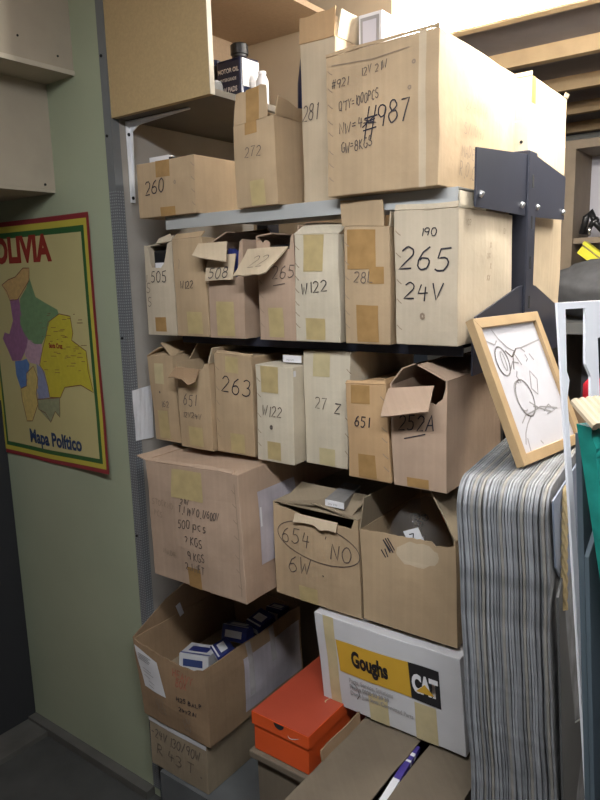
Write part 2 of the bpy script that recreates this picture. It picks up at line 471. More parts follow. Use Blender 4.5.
# ------------------------------------------------------------------ cartons
class Carton:
    def __init__(s, name, label, front, yf, dep, material, cat='cardboard box', group=None, closed=True, prof=None,
                 bulge=0.004, amp=0.0025, back=None, top_sag=0.0, thick=0.0035):
        """front: ((xTL,zTL),(xTR,zTR),(xBL,zBL),(xBR,zBR)); prof: per face top profile 0..1 of u."""
        s.f = front
        s.yf, s.dep = yf, dep
        s.bulge, s.amp, s.sag = bulge, amp, top_sag
        s.prof = prof or {}
        s.seed = Vector((rnd.random() * 50, rnd.random() * 50, rnd.random() * 50))
        xm = sum(p[0] for p in front) / 4
        zb = min(front[2][1], front[3][1])
        s.wd = abs(front[1][0] - front[0][0])
        s.ht = (front[0][1] + front[1][1] - front[2][1] - front[3][1]) / 2
        s.root = thing(name, label, cat, (xm, yf + dep / 2, zb), group)
        s.mat = material
        faces = ['F', 'R', 'L', 'K', 'D'] + (['T'] if closed else [])
        bm = B()
        n = 9
        for fc in faces:
            m_ = 26 if (fc in s.prof) else n
            g = [[None] * (n + 1) for _ in range(m_ + 1)]
            for i in range(m_ + 1):
                for j in range(n + 1):
                    u, v = i / m_, j / n
                    if fc in s.prof and fc != 'T': v *= s.prof[fc](u)
                    g[i][j] = bm.verts.new(s.S(fc, u, v))
            for i in range(m_):
                for j in range(n):
                    bm.faces.new((g[i][j], g[i + 1][j], g[i + 1][j + 1], g[i][j + 1]))
        bmesh.ops.remove_doubles(bm, verts=bm.verts, dist=0.0004)
        s.body = obj('body', bm, material, s.root, bevel=0.0022 if closed else 0, solid=0 if closed else thick, solid_off=-1)

    def P(s, a, b, c):
        (tl, tr, bl, br) = s.f
        x = (bl[0] * (1 - c) + tl[0] * c) * (1 - a) + (br[0] * (1 - c) + tr[0] * c) * a
        z = (bl[1] * (1 - a) + br[1] * a) * (1 - c) + (tl[1] * (1 - a) + tr[1] * a) * c
        p = Vector((x, s.yf + s.dep * b, z))
        k = math.sin(PI * min(1, max(0, a))), math.sin(PI * min(1, max(0, b))), math.sin(PI * min(1, max(0, c)))
        # gentle bulge of each panel
        p.x += s.bulge * (2 * a - 1) * k[1] * k[2]
        p.y += s.bulge * (2 * b - 1) * k[0] * k[2]
        if c > .5: p.z -= s.sag * k[0] * k[1] * (2 * c - 1)
        q = Vector((p.x * 9, p.y * 9, p.z * 9)) + s.seed
        nv = noise.noise_vector(q)
        fade = min(1, c * 4)
        p += Vector((nv.x, nv.y, nv.z * fade)) * s.amp
        return p

    def S(s, fc, u, v, off=0.0):
        if fc == 'F': p, n = s.P(u, 0, v), Vector((0, -1, 0))
        elif fc == 'R': p, n = s.P(1, u, v), Vector((1, 0, 0))
        elif fc == 'L': p, n = s.P(0, u, v), Vector((-1, 0, 0))
        elif fc == 'K': p, n = s.P(u, 1, v), Vector((0, 1, 0))
        elif fc == 'T': p, n = s.P(u, v, 1), Vector((0, 0, 1))
        else: p, n = s.P(u, v, 0), Vector((0, 0, -1))
        return p + n * off

    def size(s, fc):
        return {'F': (s.wd, s.ht), 'K': (s.wd, s.ht), 'R': (s.dep, s.ht), 'L': (s.dep, s.ht)}.get(fc, (s.wd, s.dep))

    def patch(s, fc, u0, u1, v0, v1, material, name='tape', off=0.0011, skew=0.0, n=8, quad=None):
        bm = B()
        g = [[None] * (n + 1) for _ in range(n + 1)]
        for i in range(n + 1):
            for j in range(n + 1):
                a, b = i / n, j / n
                if quad:
                    (tl, tr, bl, br) = quad
                    u = (bl[0] * (1 - b) + tl[0] * b) * (1 - a) + (br[0] * (1 - b) + tr[0] * b) * a
                    v = (bl[1] * (1 - a) + br[1] * a) * (1 - b) + (tl[1] * (1 - a) + tr[1] * a) * b
                else:
                    u = u0 + (u1 - u0) * a + skew * b
                    v = v0 + (v1 - v0) * b
                g[i][j] = bm.verts.new(s.S(fc, u, v, off))
        for i in range(n):
            for j in range(n):
                bm.faces.new((g[i][j], g[i + 1][j], g[i + 1][j + 1], g[i][j + 1]))
        return obj(name, bm, material, s.root)

    def ink(s, items, name='handwriting', material=None, off=0.0017):
        """items: (face, text, u, v, cap height m, stroke width m, kwargs); each item is a part of its own"""
        for (fc, t, u, v, h, wdt, kw) in items:
            bm = B()
            sw, sh = s.size(fc)
            strokes = t if isinstance(t, list) else write(t, h, **kw)
            add_strokes(bm, lambda a, b: s.S(fc, u + a / sw, v + b / sh, off), strokes, wdt)
            obj(name, bm, material or M['ink'], s.root)

    def flap(s, fc, u0, u1, length, angle, material=None, v=1.0, taper=0.0, bend=0.0, skew=0.0, name='flap', n=6, rag=0.0,
             angle2=None, lfun=None):
        """Flap hinged on the top edge of a face. 0 = straight up, 90 = out, 180 = folded down outside, -90 = closed in.
        angle2: angle at the u1 end (twisted flap)."""
        bm = B()
        nrm = {'F': Vector((0, -1, 0)), 'K': Vector((0, 1, 0)), 'R': Vector((1, 0, 0)), 'L': Vector((-1, 0, 0))}[fc]
        g = [[None] * (n + 1) for _ in range(n + 1)]
        rs = [1 - rag * rnd.random() for _ in range(n + 1)]
        for i in range(n + 1):
            a = i / n
            h0 = s.S(fc, u0 + (u1 - u0) * a, v)
            p = h0.copy()
            g[i][0] = bm.verts.new(p)
            A0 = angle if angle2 is None else angle + (angle2 - angle) * a
            for j in range(1, n + 1):
                A = math.radians(A0 + bend * j / n)
                p = p + (Vector((0, 0, 1)) * math.cos(A) + nrm * math.sin(A)) * length * rs[i] * (lfun(a) if lfun else 1) / n
                q = p.copy()
                cen = s.S(fc, (u0 + u1) / 2, v)
                side = (s.S(fc, u1, v) - s.S(fc, u0, v))
                q += -side * (a - .5) * taper * j / n + side * skew * j / n
                q += noise.noise_vector(q * 14 + s.seed) * 0.0025
                g[i][j] = bm.verts.new(q)
        for i in range(n):
            for j in range(n):
                bm.faces.new((g[i][j], g[i + 1][j], g[i + 1][j + 1], g[i][j + 1]))
        o = obj(name, bm, material or s.mat, s.root, solid=0.003, solid_off=0)
        o['grid'] = 0
        del o['grid']
        # remember the outside sheet for writing on it
        s.last = (fc, u0, u1, length, angle, v, nrm, taper, skew, angle2)
        return o

    def flap_point(s, a, b, off):
        fc, u0, u1, length, angle, v, nrm, taper, skew, angle2 = s.last
        A0 = angle if angle2 is None else angle + (angle2 - angle) * a
        A = math.radians(A0)
        d = Vector((0, 0, 1)) * math.cos(A) + nrm * math.sin(A)
        side = s.S(fc, u1, v) - s.S(fc, u0, v)
        up = side.normalized().cross(d)
        p = s.S(fc, u0 + (u1 - u0) * a, v) + d * length * b - side * (a - .5) * taper * b + side * skew * b
        return p + up * off

    def edge_wear(s, fc='F', u=0.93, n=7, material=None):
        """Dents and creases along a corner of the carton."""
        st = []
        sw, sh = s.size(fc)
        for k in range(n):
            z = (0.06 + 0.86 * (k + .5) / n + (rnd.random() - .5) * .05) * sh
            st.append([(0, z + .006), (0.006, z), (0.004 + .008, z - .004)])
        bm = B()
        add_strokes(bm, lambda a, b: s.S(fc, u + a / sw, b / sh, 0.0013), st, 0.0022)
        return obj('crease', bm, material or M['ink_faint'], s.root)


def rect(x0, x1, z0, z1):
    return ((x0, z1), (x1, z1), (x0, z0), (x1, z0))


# ================================================================== THE SETTING
def struct(name, bm, m, **k):
    return tag(obj(name, bm, m, **k), kind='structure')


GX = -1.60       # edge of the green partition, where the shelving bay begins
GY = 1.30        # plane of the green partition
CEIL = 2.62

struct('floor', box(-2.5, 2.2, -2.2, 5.2, -0.06, 0.0), M['floor'])
struct('ceiling', box(-2.5, 2.2, -2.2, 5.2, CEIL, CEIL + 0.05), M['deck'])
struct('wall_front', box(-2.5, 2.2, -2.25, -2.2, 0, CEIL), M['plaster'])
struct('wall_right', box(2.2, 2.25, -2.25, 5.2, 0, CEIL), M['plaster'])
struct('wall_back', box(-2.5, 2.2, 5.15, 5.2, 0, CEIL), M['plaster'])
struct('wall_left', box(-2.42, -2.35, -2.2, 1.35, 0, CEIL), M['dark_wall'])
struct('wall_green', box(-2.42, GX - 0.004, GY, GY + 0.026, 0, CEIL), M['green_paint'])
struct('wall_alcove', box(GX - 0.05, GX - 0.0035, GY + 0.026, 1.95, 0, CEIL), M['grey_wall'])
struct('wall_partition', box(GX - 0.05, -1.045, 1.90, 1.95, 0, CEIL), M['ply'])
struct('baseboard_green', box(-2.33, GX - 0.03, GY - 0.035, GY, 0, 0.03), M['kerb'])
struct('baseboard_left', box(-2.35, -2.20, -1.0, GY - 0.036, 0, 0.02), M['kerb'])

# red-brown door and near-black strip on the left wall
struct('door_1', box(-2.35, -2.325, -0.1, 1.13, 0.021, 1.30), M['red_wood'])
struct('trim_1', box(-2.35, -2.33, 1.13, 1.298, 0.021, 1.30), M['dark'])

# ceiling battens (things: each one could be unscrewed)
for k, y in enumerate((-1.4, -0.85, -0.3, 0.25, 0.8, 2.45, 3.0, 3.55, 4.1, 4.65)):
    b_ = obj('ceiling_batten', box(-2.3, 2.19, y, y + 0.045, CEIL - 0.062, CEIL), M['pine'],
             origin=(0, y, CEIL - 0.062))
    if y > 2:
        word = {2.45: 'nearest the bright ceiling lamp', 3.0: 'second behind the ceiling lamp', 3.55: 'third behind the ceiling lamp',
                4.1: 'fourth behind the ceiling lamp, above the grey pipe', 4.65: 'farthest back, against the end wall'}[y]
        tag(b_, 'pine ceiling batten at top right, ' + word, 'batten', 'ceiling battens')
    else:
        tag(b_, 'pine ceiling batten overhead in the aisle, number %s from the front wall' % ['one', 'two', 'three', 'four', 'five'][k],
            'batten', 'ceiling battens')

# ceiling lamps
def lamp(name, label, x0, x1, y0, y1, zb, zt, m, group=None):
    t = thing(name, label, 'lamp', ((x0 + x1) / 2, (y0 + y1) / 2, zb))
    obj('housing', box(x0, x1, y0, y1, zb + 0.035, zt), M['white_metal'], t, bevel=0.004)
    obj('diffuser', box(x0 + .006, x1 - .006, y0 + .006, y1 - .006, zb, zb + 0.036), m, t, bevel=0.008)
    return t


lamp('ceiling_lamp', 'bright strip lamp under the ceiling above the topmost cartons', -1.30, 0.35, 2.02, 2.20, 2.475, CEIL, M['lamp'])
lamp('ceiling_lamp', 'cool white strip lamp on the aisle ceiling', -1.00, 0.65, 0.08, 0.26, 2.50, CEIL, M['lamp2'])

t = thing('hanging_bulb', 'bare bright bulb hanging from the ceiling right of the largest top carton', 'lamp', (-0.42, 1.61, 2.34))
bm = B(); bmesh.ops.create_uvsphere(bm, u_segments=20, v_segments=12, radius=0.04)
for v in bm.verts: v.co += Vector((-0.42, 1.61, 2.375))
obj('bulb', bm, M['bulb'], t, smooth=True)
obj('socket', tube([(-0.42, 1.61, 2.412), (-0.42, 1.61, 2.47)], 0.019, 14), M['black_plastic'], t)
obj('cord', tube([(-0.42, 1.61, 2.468), (-0.42, 1.61, CEIL)], 0.004, 8), M['white_metal'], t)

# grey conduit pipe at the far end
t = obj('conduit_pipe', tube([(-2.3, 4.55, 2.49), (2.1, 4.55, 2.49)], 0.035, 14), M['steel'], smooth=True, origin=(0, 4.55, 2.49))
tag(t, 'pale grey conduit pipe running below the battens at the far wall', 'pipe')

# ------------------------------------------------------------------ slotted angle post at the edge of the green partition
t = thing('angle_post', 'grey perforated steel angle post on the edge of the green wall', 'post', (GX, GY, 0))
for nm, m_, z0, z1 in (('flange', M['perf'], 0.031, 1.97), ('flange', M['post_grey'], 1.97, CEIL)):
    obj('front_' + nm, box(GX - 0.031, GX, GY - 0.003, GY, z0, z1), m_, t)
    obj('side_' + nm, box(GX - 0.003, GX, GY, GY + 0.025, z0 if z0 > 1 else 0, z1), m_, t)
bm = B()
for z in (2.33, 2.12, 0.93, 1.55):
    add_tube(bm, [(GX - 0.020, GY - 0.003, z), (GX - 0.020, GY - 0.006, z)], 0.004, 8)
obj('screw', bm, M['hole'], t)

# paper stuck round the post
bm = B()
n = 6
g = [[bm.verts.new((GX + 0.001 + 0.0015 * math.sin(i * 1.7 + j), 1.302 + 0.073 * i / n, 1.238 + 0.155 * j / n + 0.01 * i / n * (j / n - .4)))
      for j in range(n + 1)] for i in range(n + 1)]
for i in range(n):
    for j in range(n):
        bm.faces.new((g[i][j], g[i + 1][j], g[i + 1][j + 1], g[i][j + 1]))
tag(obj('paper_sheet', bm, M['white_paper'], origin=(GX, 1.34, 1.238), solid=0.0004), 'small white paper sheet stuck behind the grey perforated post', 'paper')

# ------------------------------------------------------------------ white shelf bracket under the chipboard cabinet
t = thing('shelf_bracket', 'white steel shelf bracket under the chipboard cabinet', 'bracket', (GX, 1.355, 1.945))
obj('leg', prism([(GX + .001, 1.346, 1.94), (GX + .001, 1.346, 2.163), (GX + .001, 1.372, 2.163), (GX + .001, 1.362, 1.94)], (0.004, 0, 0)), M['white_metal'], t, bevel=0.001)
obj('arm', prism([(GX + .001, 1.346, 2.159), (GX + 0.25, 1.352, 2.159), (GX + 0.25, 1.360, 2.159), (GX + .001, 1.372, 2.159)], (0, 0, 0.004)), M['white_metal'], t, bevel=0.001)
obj('rib', prism([(GX + .005, 1.357, 1.955), (GX + .017, 1.357, 2.135), (GX + .045, 1.357, 2.150), (GX + .23, 1.357, 2.159), (GX + .005, 1.357, 2.159)], (0, 0.003, 0)), M['white_metal'], t)
bm = B()
for z in (2.128, 1.953):
    add_tube(bm, [(GX + .005, 1.353, z), (GX + .0065, 1.353, z)], 0.005, 10)
obj('screw', bm, M['hole'], t)

# ------------------------------------------------------------------ chipboard cabinet at the top, open on its right side
cx0, cx1, cy0, cy1, cz0, cz1 = GX, -1.221, GY, 1.88, 2.165, 2.492
t = thing('wall_cabinet', 'chipboard wall cabinet at the top with its open side to the right', 'cabinet', ((cx0 + cx1) / 2, (cy0 + cy1) / 2, cz0))
obj('front_panel', box(cx0, cx1, cy0, cy0 + 0.016, cz0, cz1), M['chip'], t)
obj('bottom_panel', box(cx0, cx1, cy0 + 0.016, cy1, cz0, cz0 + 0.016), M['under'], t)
obj('top_panel', box(cx0, cx1, cy0 + 0.016, cy1, cz1 - 0.016, cz1), M['chip_in'], t)
obj('side_panel', box(cx0, cx0 + 0.016, cy0 + 0.016, cy1, cz0 + 0.016, cz1 - 0.016), M['chip_in'], t)
obj('back_panel', box(cx0 + 0.016, cx1, cy1 - 0.016, cy1, cz0 + 0.016, cz1 - 0.016), M['ply'], t)
obj('edge_strip', box(cx1, cx1 + 0.002, cy0, cy0 + 0.016, cz0, cz1), M['edge'], t)

# ------------------------------------------------------------------ hardboard cupboards on the left wall
t = thing('wall_cupboard', 'tan hardboard cupboard at top left, reaching farther out with a ledge', 'cupboard', (-2.05, 1.0, 2.306))
obj('face_panel', box(-1.775, -1.752, 0.3, GY, 2.314, CEIL), M['hard'], t)
obj('ledge', box(-2.35, -1.750, 0.3, GY, 2.304, 2.314), M['hard'], t)
obj('ledge_edge', box(-1.750, -1.7475, 0.3, GY, 2.302, 2.315), M['edge'], t)
bm = B()
for y, z in ((1.13, 2.37), (1.25, 2.345)):
    add_tube(bm, [(-1.752, y, z), (-1.750, y, z)], 0.003, 8)
obj('screw', bm, M['hole'], t)
t = thing('wall_cupboard', 'tan hardboard cupboard set back below the top left ledge', 'cupboard', (-2.1, 1.0, 2.0))
obj('face_panel', box(-1.905, -1.89, 0.3, GY, 2.0, 2.304), M['hard'], t)
obj('bottom_panel', box(-2.35, -1.892, 0.3, GY, 1.99, 2.0), M['hard'], t)
bm = B()
add_tube(bm, [(-1.89, 1.265, 2.012), (-1.888, 1.265, 2.012)], 0.004, 8)
obj('screw', bm, M['hole'], t)

# ------------------------------------------------------------------ map poster on the green wall
def font_mesh(text, size, place, depth=0.0, bold=0.0, sx=1.0, align='LEFT', shear=0.0):
    cu = bpy.data.curves.new('lettering', 'FONT')
    cu.body = text
    cu.size = size
    cu.offset = bold
    cu.align_x = align
    cu.shear = shear
    cu.resolution_u = 3
    o = bpy.data.objects.new('lettering', cu)
    col.objects.link(o)
    dg = bpy.context.evaluated_depsgraph_get()
    me = bpy.data.meshes.new_from_object(o.evaluated_get(dg))
    bpy.data.objects.remove(o)
    bm = B()
    bm.from_mesh(me)
    bpy.data.meshes.remove(me)
    for v in bm.verts:
        v.co = place(v.co.x * sx, v.co.y)
    return bm


PX0, PX1, PZ0, PZ1 = -2.349, -1.729, 1.105, 1.922


def poster_pt(x, z, off=0.0):
    """Sheet hanging on the wall; its lower right corner lifts and swings."""
    k = max(0, (1.45 - z) / 0.35)
    r = max(0, (x + 2.05) / 0.32)
    y = GY - 0.004 - 0.016 * min(1, k) ** 2 * min(1.3, r) ** 2 - 0.0025 * (1 + math.sin(x * 9 + z * 5))
    zz = z + 0.016 * min(1, k) * min(1, r)
    xx = x + 0.022 * min(1, k) ** 2 * min(1, r) - 0.006 * math.sin(PI * min(1, max(0, (z - 1.3) / .6))) * min(1, r)
    return Vector((xx, y - off, zz))


def poster_sheet(x0, x1, z0, z1, off, n=14):
    bm = B()
    g = [[bm.verts.new(poster_pt(x0 + (x1 - x0) * i / n, z0 + (z1 - z0) * j / n, off)) for j in range(n + 1)] for i in range(n + 1)]
    for i in range(n):
        for j in range(n):
            bm.faces.new((g[i][j], g[i + 1][j], g[i + 1][j + 1], g[i][j + 1]))
    return bm


t = thing('wall_poster', 'yellow map poster of Bolivia with striped border on the green wall', 'poster', ((PX0 + PX1) / 2, GY, PZ0))
obj('sheet', poster_sheet(PX0, PX1, PZ0, PZ1, 0.0), M['p_red'], t)
obj('yellow_band', poster_sheet(PX0 + .014, PX1 - .012, PZ0 + .014, PZ1 - .016, 0.0006), M['p_yel'], t)
obj('green_band', poster_sheet(PX0 + .031, PX1 - .027, PZ0 + .031, PZ1 - .036, 0.0012), M['p_grn'], t)
obj('map_ground', poster_sheet(PX0 + .043, PX1 - .041, PZ0 + .046, PZ1 - .055, 0.0018), M['poster'], t)
REG = [('beni', 'm_grn', [(-2.064, 1.738), (-2.052, 1.708), (-2.037, 1.673), (-1.989, 1.655), (-1.923, 1.632), (-1.916, 1.615), (-1.968, 1.597), (-1.996, 1.549), (-2.026, 1.518), (-2.064, 1.516), (-2.115, 1.533), (-2.143, 1.582), (-2.128, 1.667), (-2.085, 1.703)]), ('pando', 'm_tan', [(-2.231, 1.714), (-2.189, 1.731), (-2.143, 1.74), (-2.094, 1.768), (-2.059, 1.767), (-2.066, 1.726), (-2.116, 1.685), (-2.141, 1.665), (-2.191, 1.661), (-2.203, 1.692)]), ('lapaz', 'm_mag', [(-2.191, 1.664), (-2.134, 1.67), (-2.13, 1.631), (-2.145, 1.575), (-2.104, 1.533), (-2.122, 1.496), (-2.162, 1.456), (-2.219, 1.451), (-2.242, 1.49), (-2.267, 1.528), (-2.249, 1.551), (-2.22, 1.545), (-2.186, 1.593), (-2.186, 1.63)]), ('cocha', 'm_pink', [(-2.109, 1.531), (-2.026, 1.519), (-2.031, 1.487), (-2.05, 1.447), (-2.107, 1.451), (-2.136, 1.476)]), ('oruro', 'm_blue', [(-2.203, 1.451), (-2.157, 1.456), (-2.127, 1.464), (-2.111, 1.446), (-2.125, 1.414), (-2.147, 1.366), (-2.185, 1.355), (-2.205, 1.403)]), ('potosi', 'm_ochre', [(-2.136, 1.413), (-2.088, 1.441), (-2.069, 1.399), (-2.089, 1.347), (-2.084, 1.31), (-2.132, 1.245), (-2.167, 1.241), (-2.183, 1.314), (-2.185, 1.355), (-2.144, 1.368)]), ('chuq', 'm_vio', [(-2.069, 1.451), (-2.026, 1.427), (-2.014, 1.378), (-2.009, 1.339), (-2.086, 1.325), (-2.089, 1.347), (-2.069, 1.399)]), ('tarija', 'm_sage', [(-2.086, 1.326), (-1.952, 1.342), (-1.962, 1.274), (-1.986, 1.292), (-2.019, 1.251), (-2.044, 1.282), (-2.085, 1.291)]), ('santa', 'm_yel', [(-2.013, 1.52), (-1.996, 1.549), (-1.979, 1.591), (-1.915, 1.619), (-1.858, 1.612), (-1.851, 1.559), (-1.86, 1.536), (-1.79, 1.504), (-1.789, 1.441), (-1.771, 1.371), (-1.833, 1.392), (-1.918, 1.379), (-1.948, 1.342), (-2.009, 1.339), (-2.014, 1.378), (-2.032, 1.429), (-2.05, 1.447), (-2.031, 1.487)])]
for nm, mk, pts in REG:
    bm = B()
    bm.faces.new([bm.verts.new((x, 0, z)) for x, z in pts])
    bmesh.ops.triangulate(bm, faces=bm.faces)
    bmesh.ops.subdivide_edges(bm, edges=bm.edges, cuts=2)
    for v in bm.verts: v.co = poster_pt(v.co.x, v.co.z, 0.0026)
    obj('map_region', bm, M[mk], t)
    st = [list(pts) + [pts[0]]]
    if nm in ('santa', 'pando', 'tarija', 'potosi'):
        bm = B()
        add_strokes(bm, lambda a, b: poster_pt(a, b, 0.0030), st, 0.0035)
        obj('map_outline', bm, M['m_line'], t)
obj('title', font_mesh('BOLIVIA', 0.112, lambda a, b: poster_pt(-2.318 + a, 1.790 + b, 0.003), bold=0.0055, sx=0.93), M['m_title'], t)
obj('subtitle', font_mesh('Mapa Político', 0.066, lambda a, b: poster_pt(-2.160 + a, 1.168 + b, 0.003), bold=0.0024, sx=0.84), M['m_sub'], t)
obj('place_name', font_mesh('Santa Cruz', 0.022, lambda a, b: poster_pt(-1.985 + a, 1.508 + b, 0.0036), bold=0.001, sx=0.75), M['m_title'], t)
bm = B()
rs = random.Random(3)
for k in range(46):
    x = -2.03 + rs.random() * 0.22
    z = 1.42 + rs.random() * 0.20
    l = 0.008 + rs.random() * 0.022
    add_strokes(bm, lambda a, b: poster_pt(a, b, 0.0034), [[(x, z), (x + l, z + .001)]], 0.0022)
obj('map_names', bm, M['m_line'], t)

# ================================================================== GONDOLA SHELVING
SHX0, SHX1 = -1.42, -0.573
t = thing('shelving_unit', 'steel shelving bay with dark slate brackets that holds the cartons', 'shelving', (-0.99, 1.66, 0))
def shelf(x0, x1, y0, y1, zt, th, m):
    o = obj('shelf', box(x0, x1, y0, y1, zt - 0.004, zt), m, t)
    s = obj('front_lip', box(x0, x1, y0, y0 + 0.004, zt - th, zt - 0.004), m, o)
    return o
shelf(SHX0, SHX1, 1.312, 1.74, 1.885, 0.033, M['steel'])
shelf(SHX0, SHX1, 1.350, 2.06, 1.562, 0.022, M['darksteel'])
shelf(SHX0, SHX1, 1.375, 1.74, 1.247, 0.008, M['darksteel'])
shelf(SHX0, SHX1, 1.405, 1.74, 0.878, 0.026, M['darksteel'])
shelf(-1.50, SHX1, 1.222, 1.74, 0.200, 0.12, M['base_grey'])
for xs, ys in ((-0.592, 1.655), (-1.46, 1.745)):
    obj('upright', box(xs, xs + 0.046, ys, ys + 0.06, 0.0, 1.994), M['darksteel'], t, bevel=0.003)
    bm = B()
    for k in range(19):
        z = 0.2 + 0.095 * k
        add_box(bm, xs + .0455, xs + .0468, ys + .025, ys + .035, z, z + 0.03)
    obj('slot', bm, M['hole'], t)
    obj('foot', box(xs, xs + .036, 1.34, ys, 0.0, 0.07), M['darksteel'], t)
XB = -0.556
obj('bracket', prism([(XB, 1.352, 1.847), (XB, 1.352, 1.962), (XB, 1.655, 1.985), (XB, 1.655, 1.845)], (0.004, 0, 0)), M['darksteel'], t)
obj('bracket', prism([(XB, 1.715, 1.845), (XB, 1.715, 1.990), (XB, 1.975, 1.963), (XB, 1.975, 1.850)], (0.004, 0, 0)), M['darksteel'], t)
obj('bracket', prism([(XB, 1.353, 1.50), (XB, 1.353, 1.612), (XB, 1.365, 1.624), (XB, 1.625, 1.679), (XB, 1.655, 1.681), (XB, 1.655, 1.50)], (0.004, 0, 0)), M['darksteel'], t)
obj('bracket', prism([(XB, 1.715, 1.50), (XB, 1.715, 1.681), (XB, 1.75, 1.678), (XB, 1.995, 1.603), (XB, 1.995, 1.50)], (0.004, 0, 0)), M['darksteel'], t)
for y, z in ((1.372, 1.872), (1.622, 1.866), (1.735, 1.868), (1.955, 1.868), (1.975, 1.522)):
    obj('bolt', tube([(XB + .004, y, z - .004), (XB + .010, y, z + .006)], 0.0055, 10), M['bolt'], t, smooth=True)

# ================================================================== CARTONS
GT, G2, G3, G4, GB = ('cartons on the top shelf', 'cartons in the second row', 'cartons in the third row', 'cartons in the fourth row',
                      'cartons near the floor')

# ---- top shelf
c = Carton('cardboard_box', 'small tan cardboard box marked 260 at the left end of the top shelf', rect(-1.505, -1.284, 1.886, 2.030), 1.295, 0.30, M['tan'], group=GT)
c.patch('F', .36, .60, .70, 1.0, M['tape_brown']); c.patch('F', .40, .66, .0, .16, M['tape_brown'])
c.ink([('F', '260', .14, .42, .036, .0038, dict(jit=.06))])
c.ink([('F', [arc(0, 0, .003, .004, 0, 360, 8)], .68, .58, 0, .004, {})], 'knot', M['ink_faint'])
c.edge_wear('F', .95, 4)
o = thing('parts_carton', 'tiny white carton end lying on top of the 260 box', 'carton', (-1.43, 1.33, 2.031))
obj('body', box(-1.475, -1.40, 1.318, 1.34, 2.031, 2.046), M['white_paper'], o)
obj('cap', box(-1.40, -1.385, 1.319, 1.339, 2.032, 2.040), M['black_plastic'], o)

c = Carton('cardboard_box', 'tall narrow tan box marked 272 with torn open flaps on the top shelf', ((-1.144, 2.075), (-1.018, 2.085), (-1.142, 1.886), (-1.012, 1.886)), 1.292, 0.27, M['tan'], group=GT, closed=False)
c.flap('F', .02, .86, .074, -4, taper=.10, skew=.02, rag=.15)
c.flap('R', .02, .9, .05, 14, rag=.5)
c.flap('L', .05, .9, .06, -50)
c.flap('K', .05, .95, .07, -20)
c.patch('F', .38, .72, .01, .30, M['tape'])
c.patch('F', .30, .60, .86, 1.0, M['tape_brown'])
bm = B()
n = 5
c.flap('F', .34, .66, .071, -3, M['tape_brown'], skew=.02)
c.ink([('F', '272', .28, .58, .024, .0026, dict(jit=.06))], material=M['ink_soft'])

c = Carton('cardboard_box', 'tall pale box marked 281 beside the largest carton on the top shelf', rect(-0.974, -0.878, 1.886, 2.235), 1.342, 0.34, M['pale'], group=GT)
c.flap('F', .0, .98, .062, -5, M['orange'], name='flap', rag=.12)
c.flap('R', .02, .55, .055, 12, M['wash'])
c.ink([('F', '281', .03, .52, .036, .0032, dict(jit=.05, sx=.42))], material=M['ink_soft'])
c.edge_wear('F', .82, 7)

c = Carton('cardboard_box', 'largest tan carton on the top shelf, marked 987 under the bright lamp',
           ((-0.857, 2.168), (-0.600, 2.176), (-0.858, 1.886), (-0.598, 1.886)), 1.272, 0.425, M['tan'], group=GT, bulge=.006)
c.ink([('F', '#921', .06, .765, .016, .0021, dict(jit=.08)), ('F', '12V 21W', .34, .80, .016, .0021, dict(jit=.08, rot=.09, sx=.55)),
       ('F', "Q'TY=1000PCS", .13, .605, .018, .0021, dict(jit=.08, rot=.09, sx=.40)),
       ('F', 'NW=4', .13, .44, .021, .0025, dict(jit=.08, rot=.08, sx=.62)),
       ('F', 'GW=8KGS', .15, .305, .020, .0025, dict(jit=.08, rot=.08, sx=.46))], material=M['ink_soft'])
c.ink([('F', '#', .36, .375, .056, .0032, dict(jit=.03, sx=.55)), ('F', '987', .49, .44, .042, .0034, dict(jit=.05, sx=.50, rot=.05))])
c.ink([('F', [[(0, 0), (.03, .018), (.004, .014), (.034, .004), (.002, .008), (.03, .012)]], .36, .46, 0, .003, {})], 'scribble')
c.ink([('R', '2/45678', .28, .56, .022, .0022, dict(jit=.1)), ('R', 'S/NO 47', .26, .38, .022, .0022, dict(jit=.1)),
       ('R', 'MADE', .24, .22, .022, .0025, dict(jit=.1)), ('R', 'R.O.C', .22, .09, .026, .0028, dict(jit=.1))], 'side_handwriting', M['ink_faint'])
c.patch('F', .84, .90, .0, 1.0, M['pale'], 'worn_strip')
c.edge_wear('F', .02, 8)
c.ink([('F', [[(-.01, 0), (.03, -.004), (.09, -.008), (.17, -.003)]], .1, .93, 0, .002, {}), ('F', [arc(0, 0, .003, .003, 0, 360, 8)], .80, .82, 0, .004, {}),
       ('F', [arc(0, 0, .003, .003, 0, 360, 8)], .77, .66, 0, .004, {})], 'crease', M['ink_faint'])
c.flap('F', .0, 1.0, .006, 2)

o = thing('parts_carton', 'small white printed carton peeking up behind the largest top carton', 'carton', (-0.80, 1.50, 2.19))
obj('body', box(-0.866, -0.805, 1.42, 1.52, 2.178, 2.292), M['white_paper'], o, bevel=.002)
obj('printed_panel', box(-0.860, -0.812, 1.4185, 1.42, 2.19, 2.284), M['ink_grey'], o)
obj('label', box(-0.853, -0.819, 1.417, 1.4185, 2.22, 2.276), M['lilac_panel'], o)

c = Carton('cardboard_box', 'very tall pale carton standing behind the largest top carton, right of it', rect(-0.86, -0.582, 1.563, 2.185), 1.765, 0.30, M['pale'], group=GT)
c.flap('F', .1, 1.0, .01, -4)
c.patch('R', .0, .10, .90, 1.0, M['tape_brown'])
c.flap('R', .9, 1.0, .012, 20)
o = thing('parts_carton', 'narrow cream carton squeezed behind the largest top carton', 'carton', (-0.66, 1.735, 1.886))
obj('body', box(-0.72, -0.572, 1.722, 1.752, 1.886, 2.075), M['wash'], o, bevel=.002)
obj('finger_hole', tube([(-0.590, 1.722, 2.025), (-0.590, 1.7212, 2.025)], .004, 10), M['hole'], o)

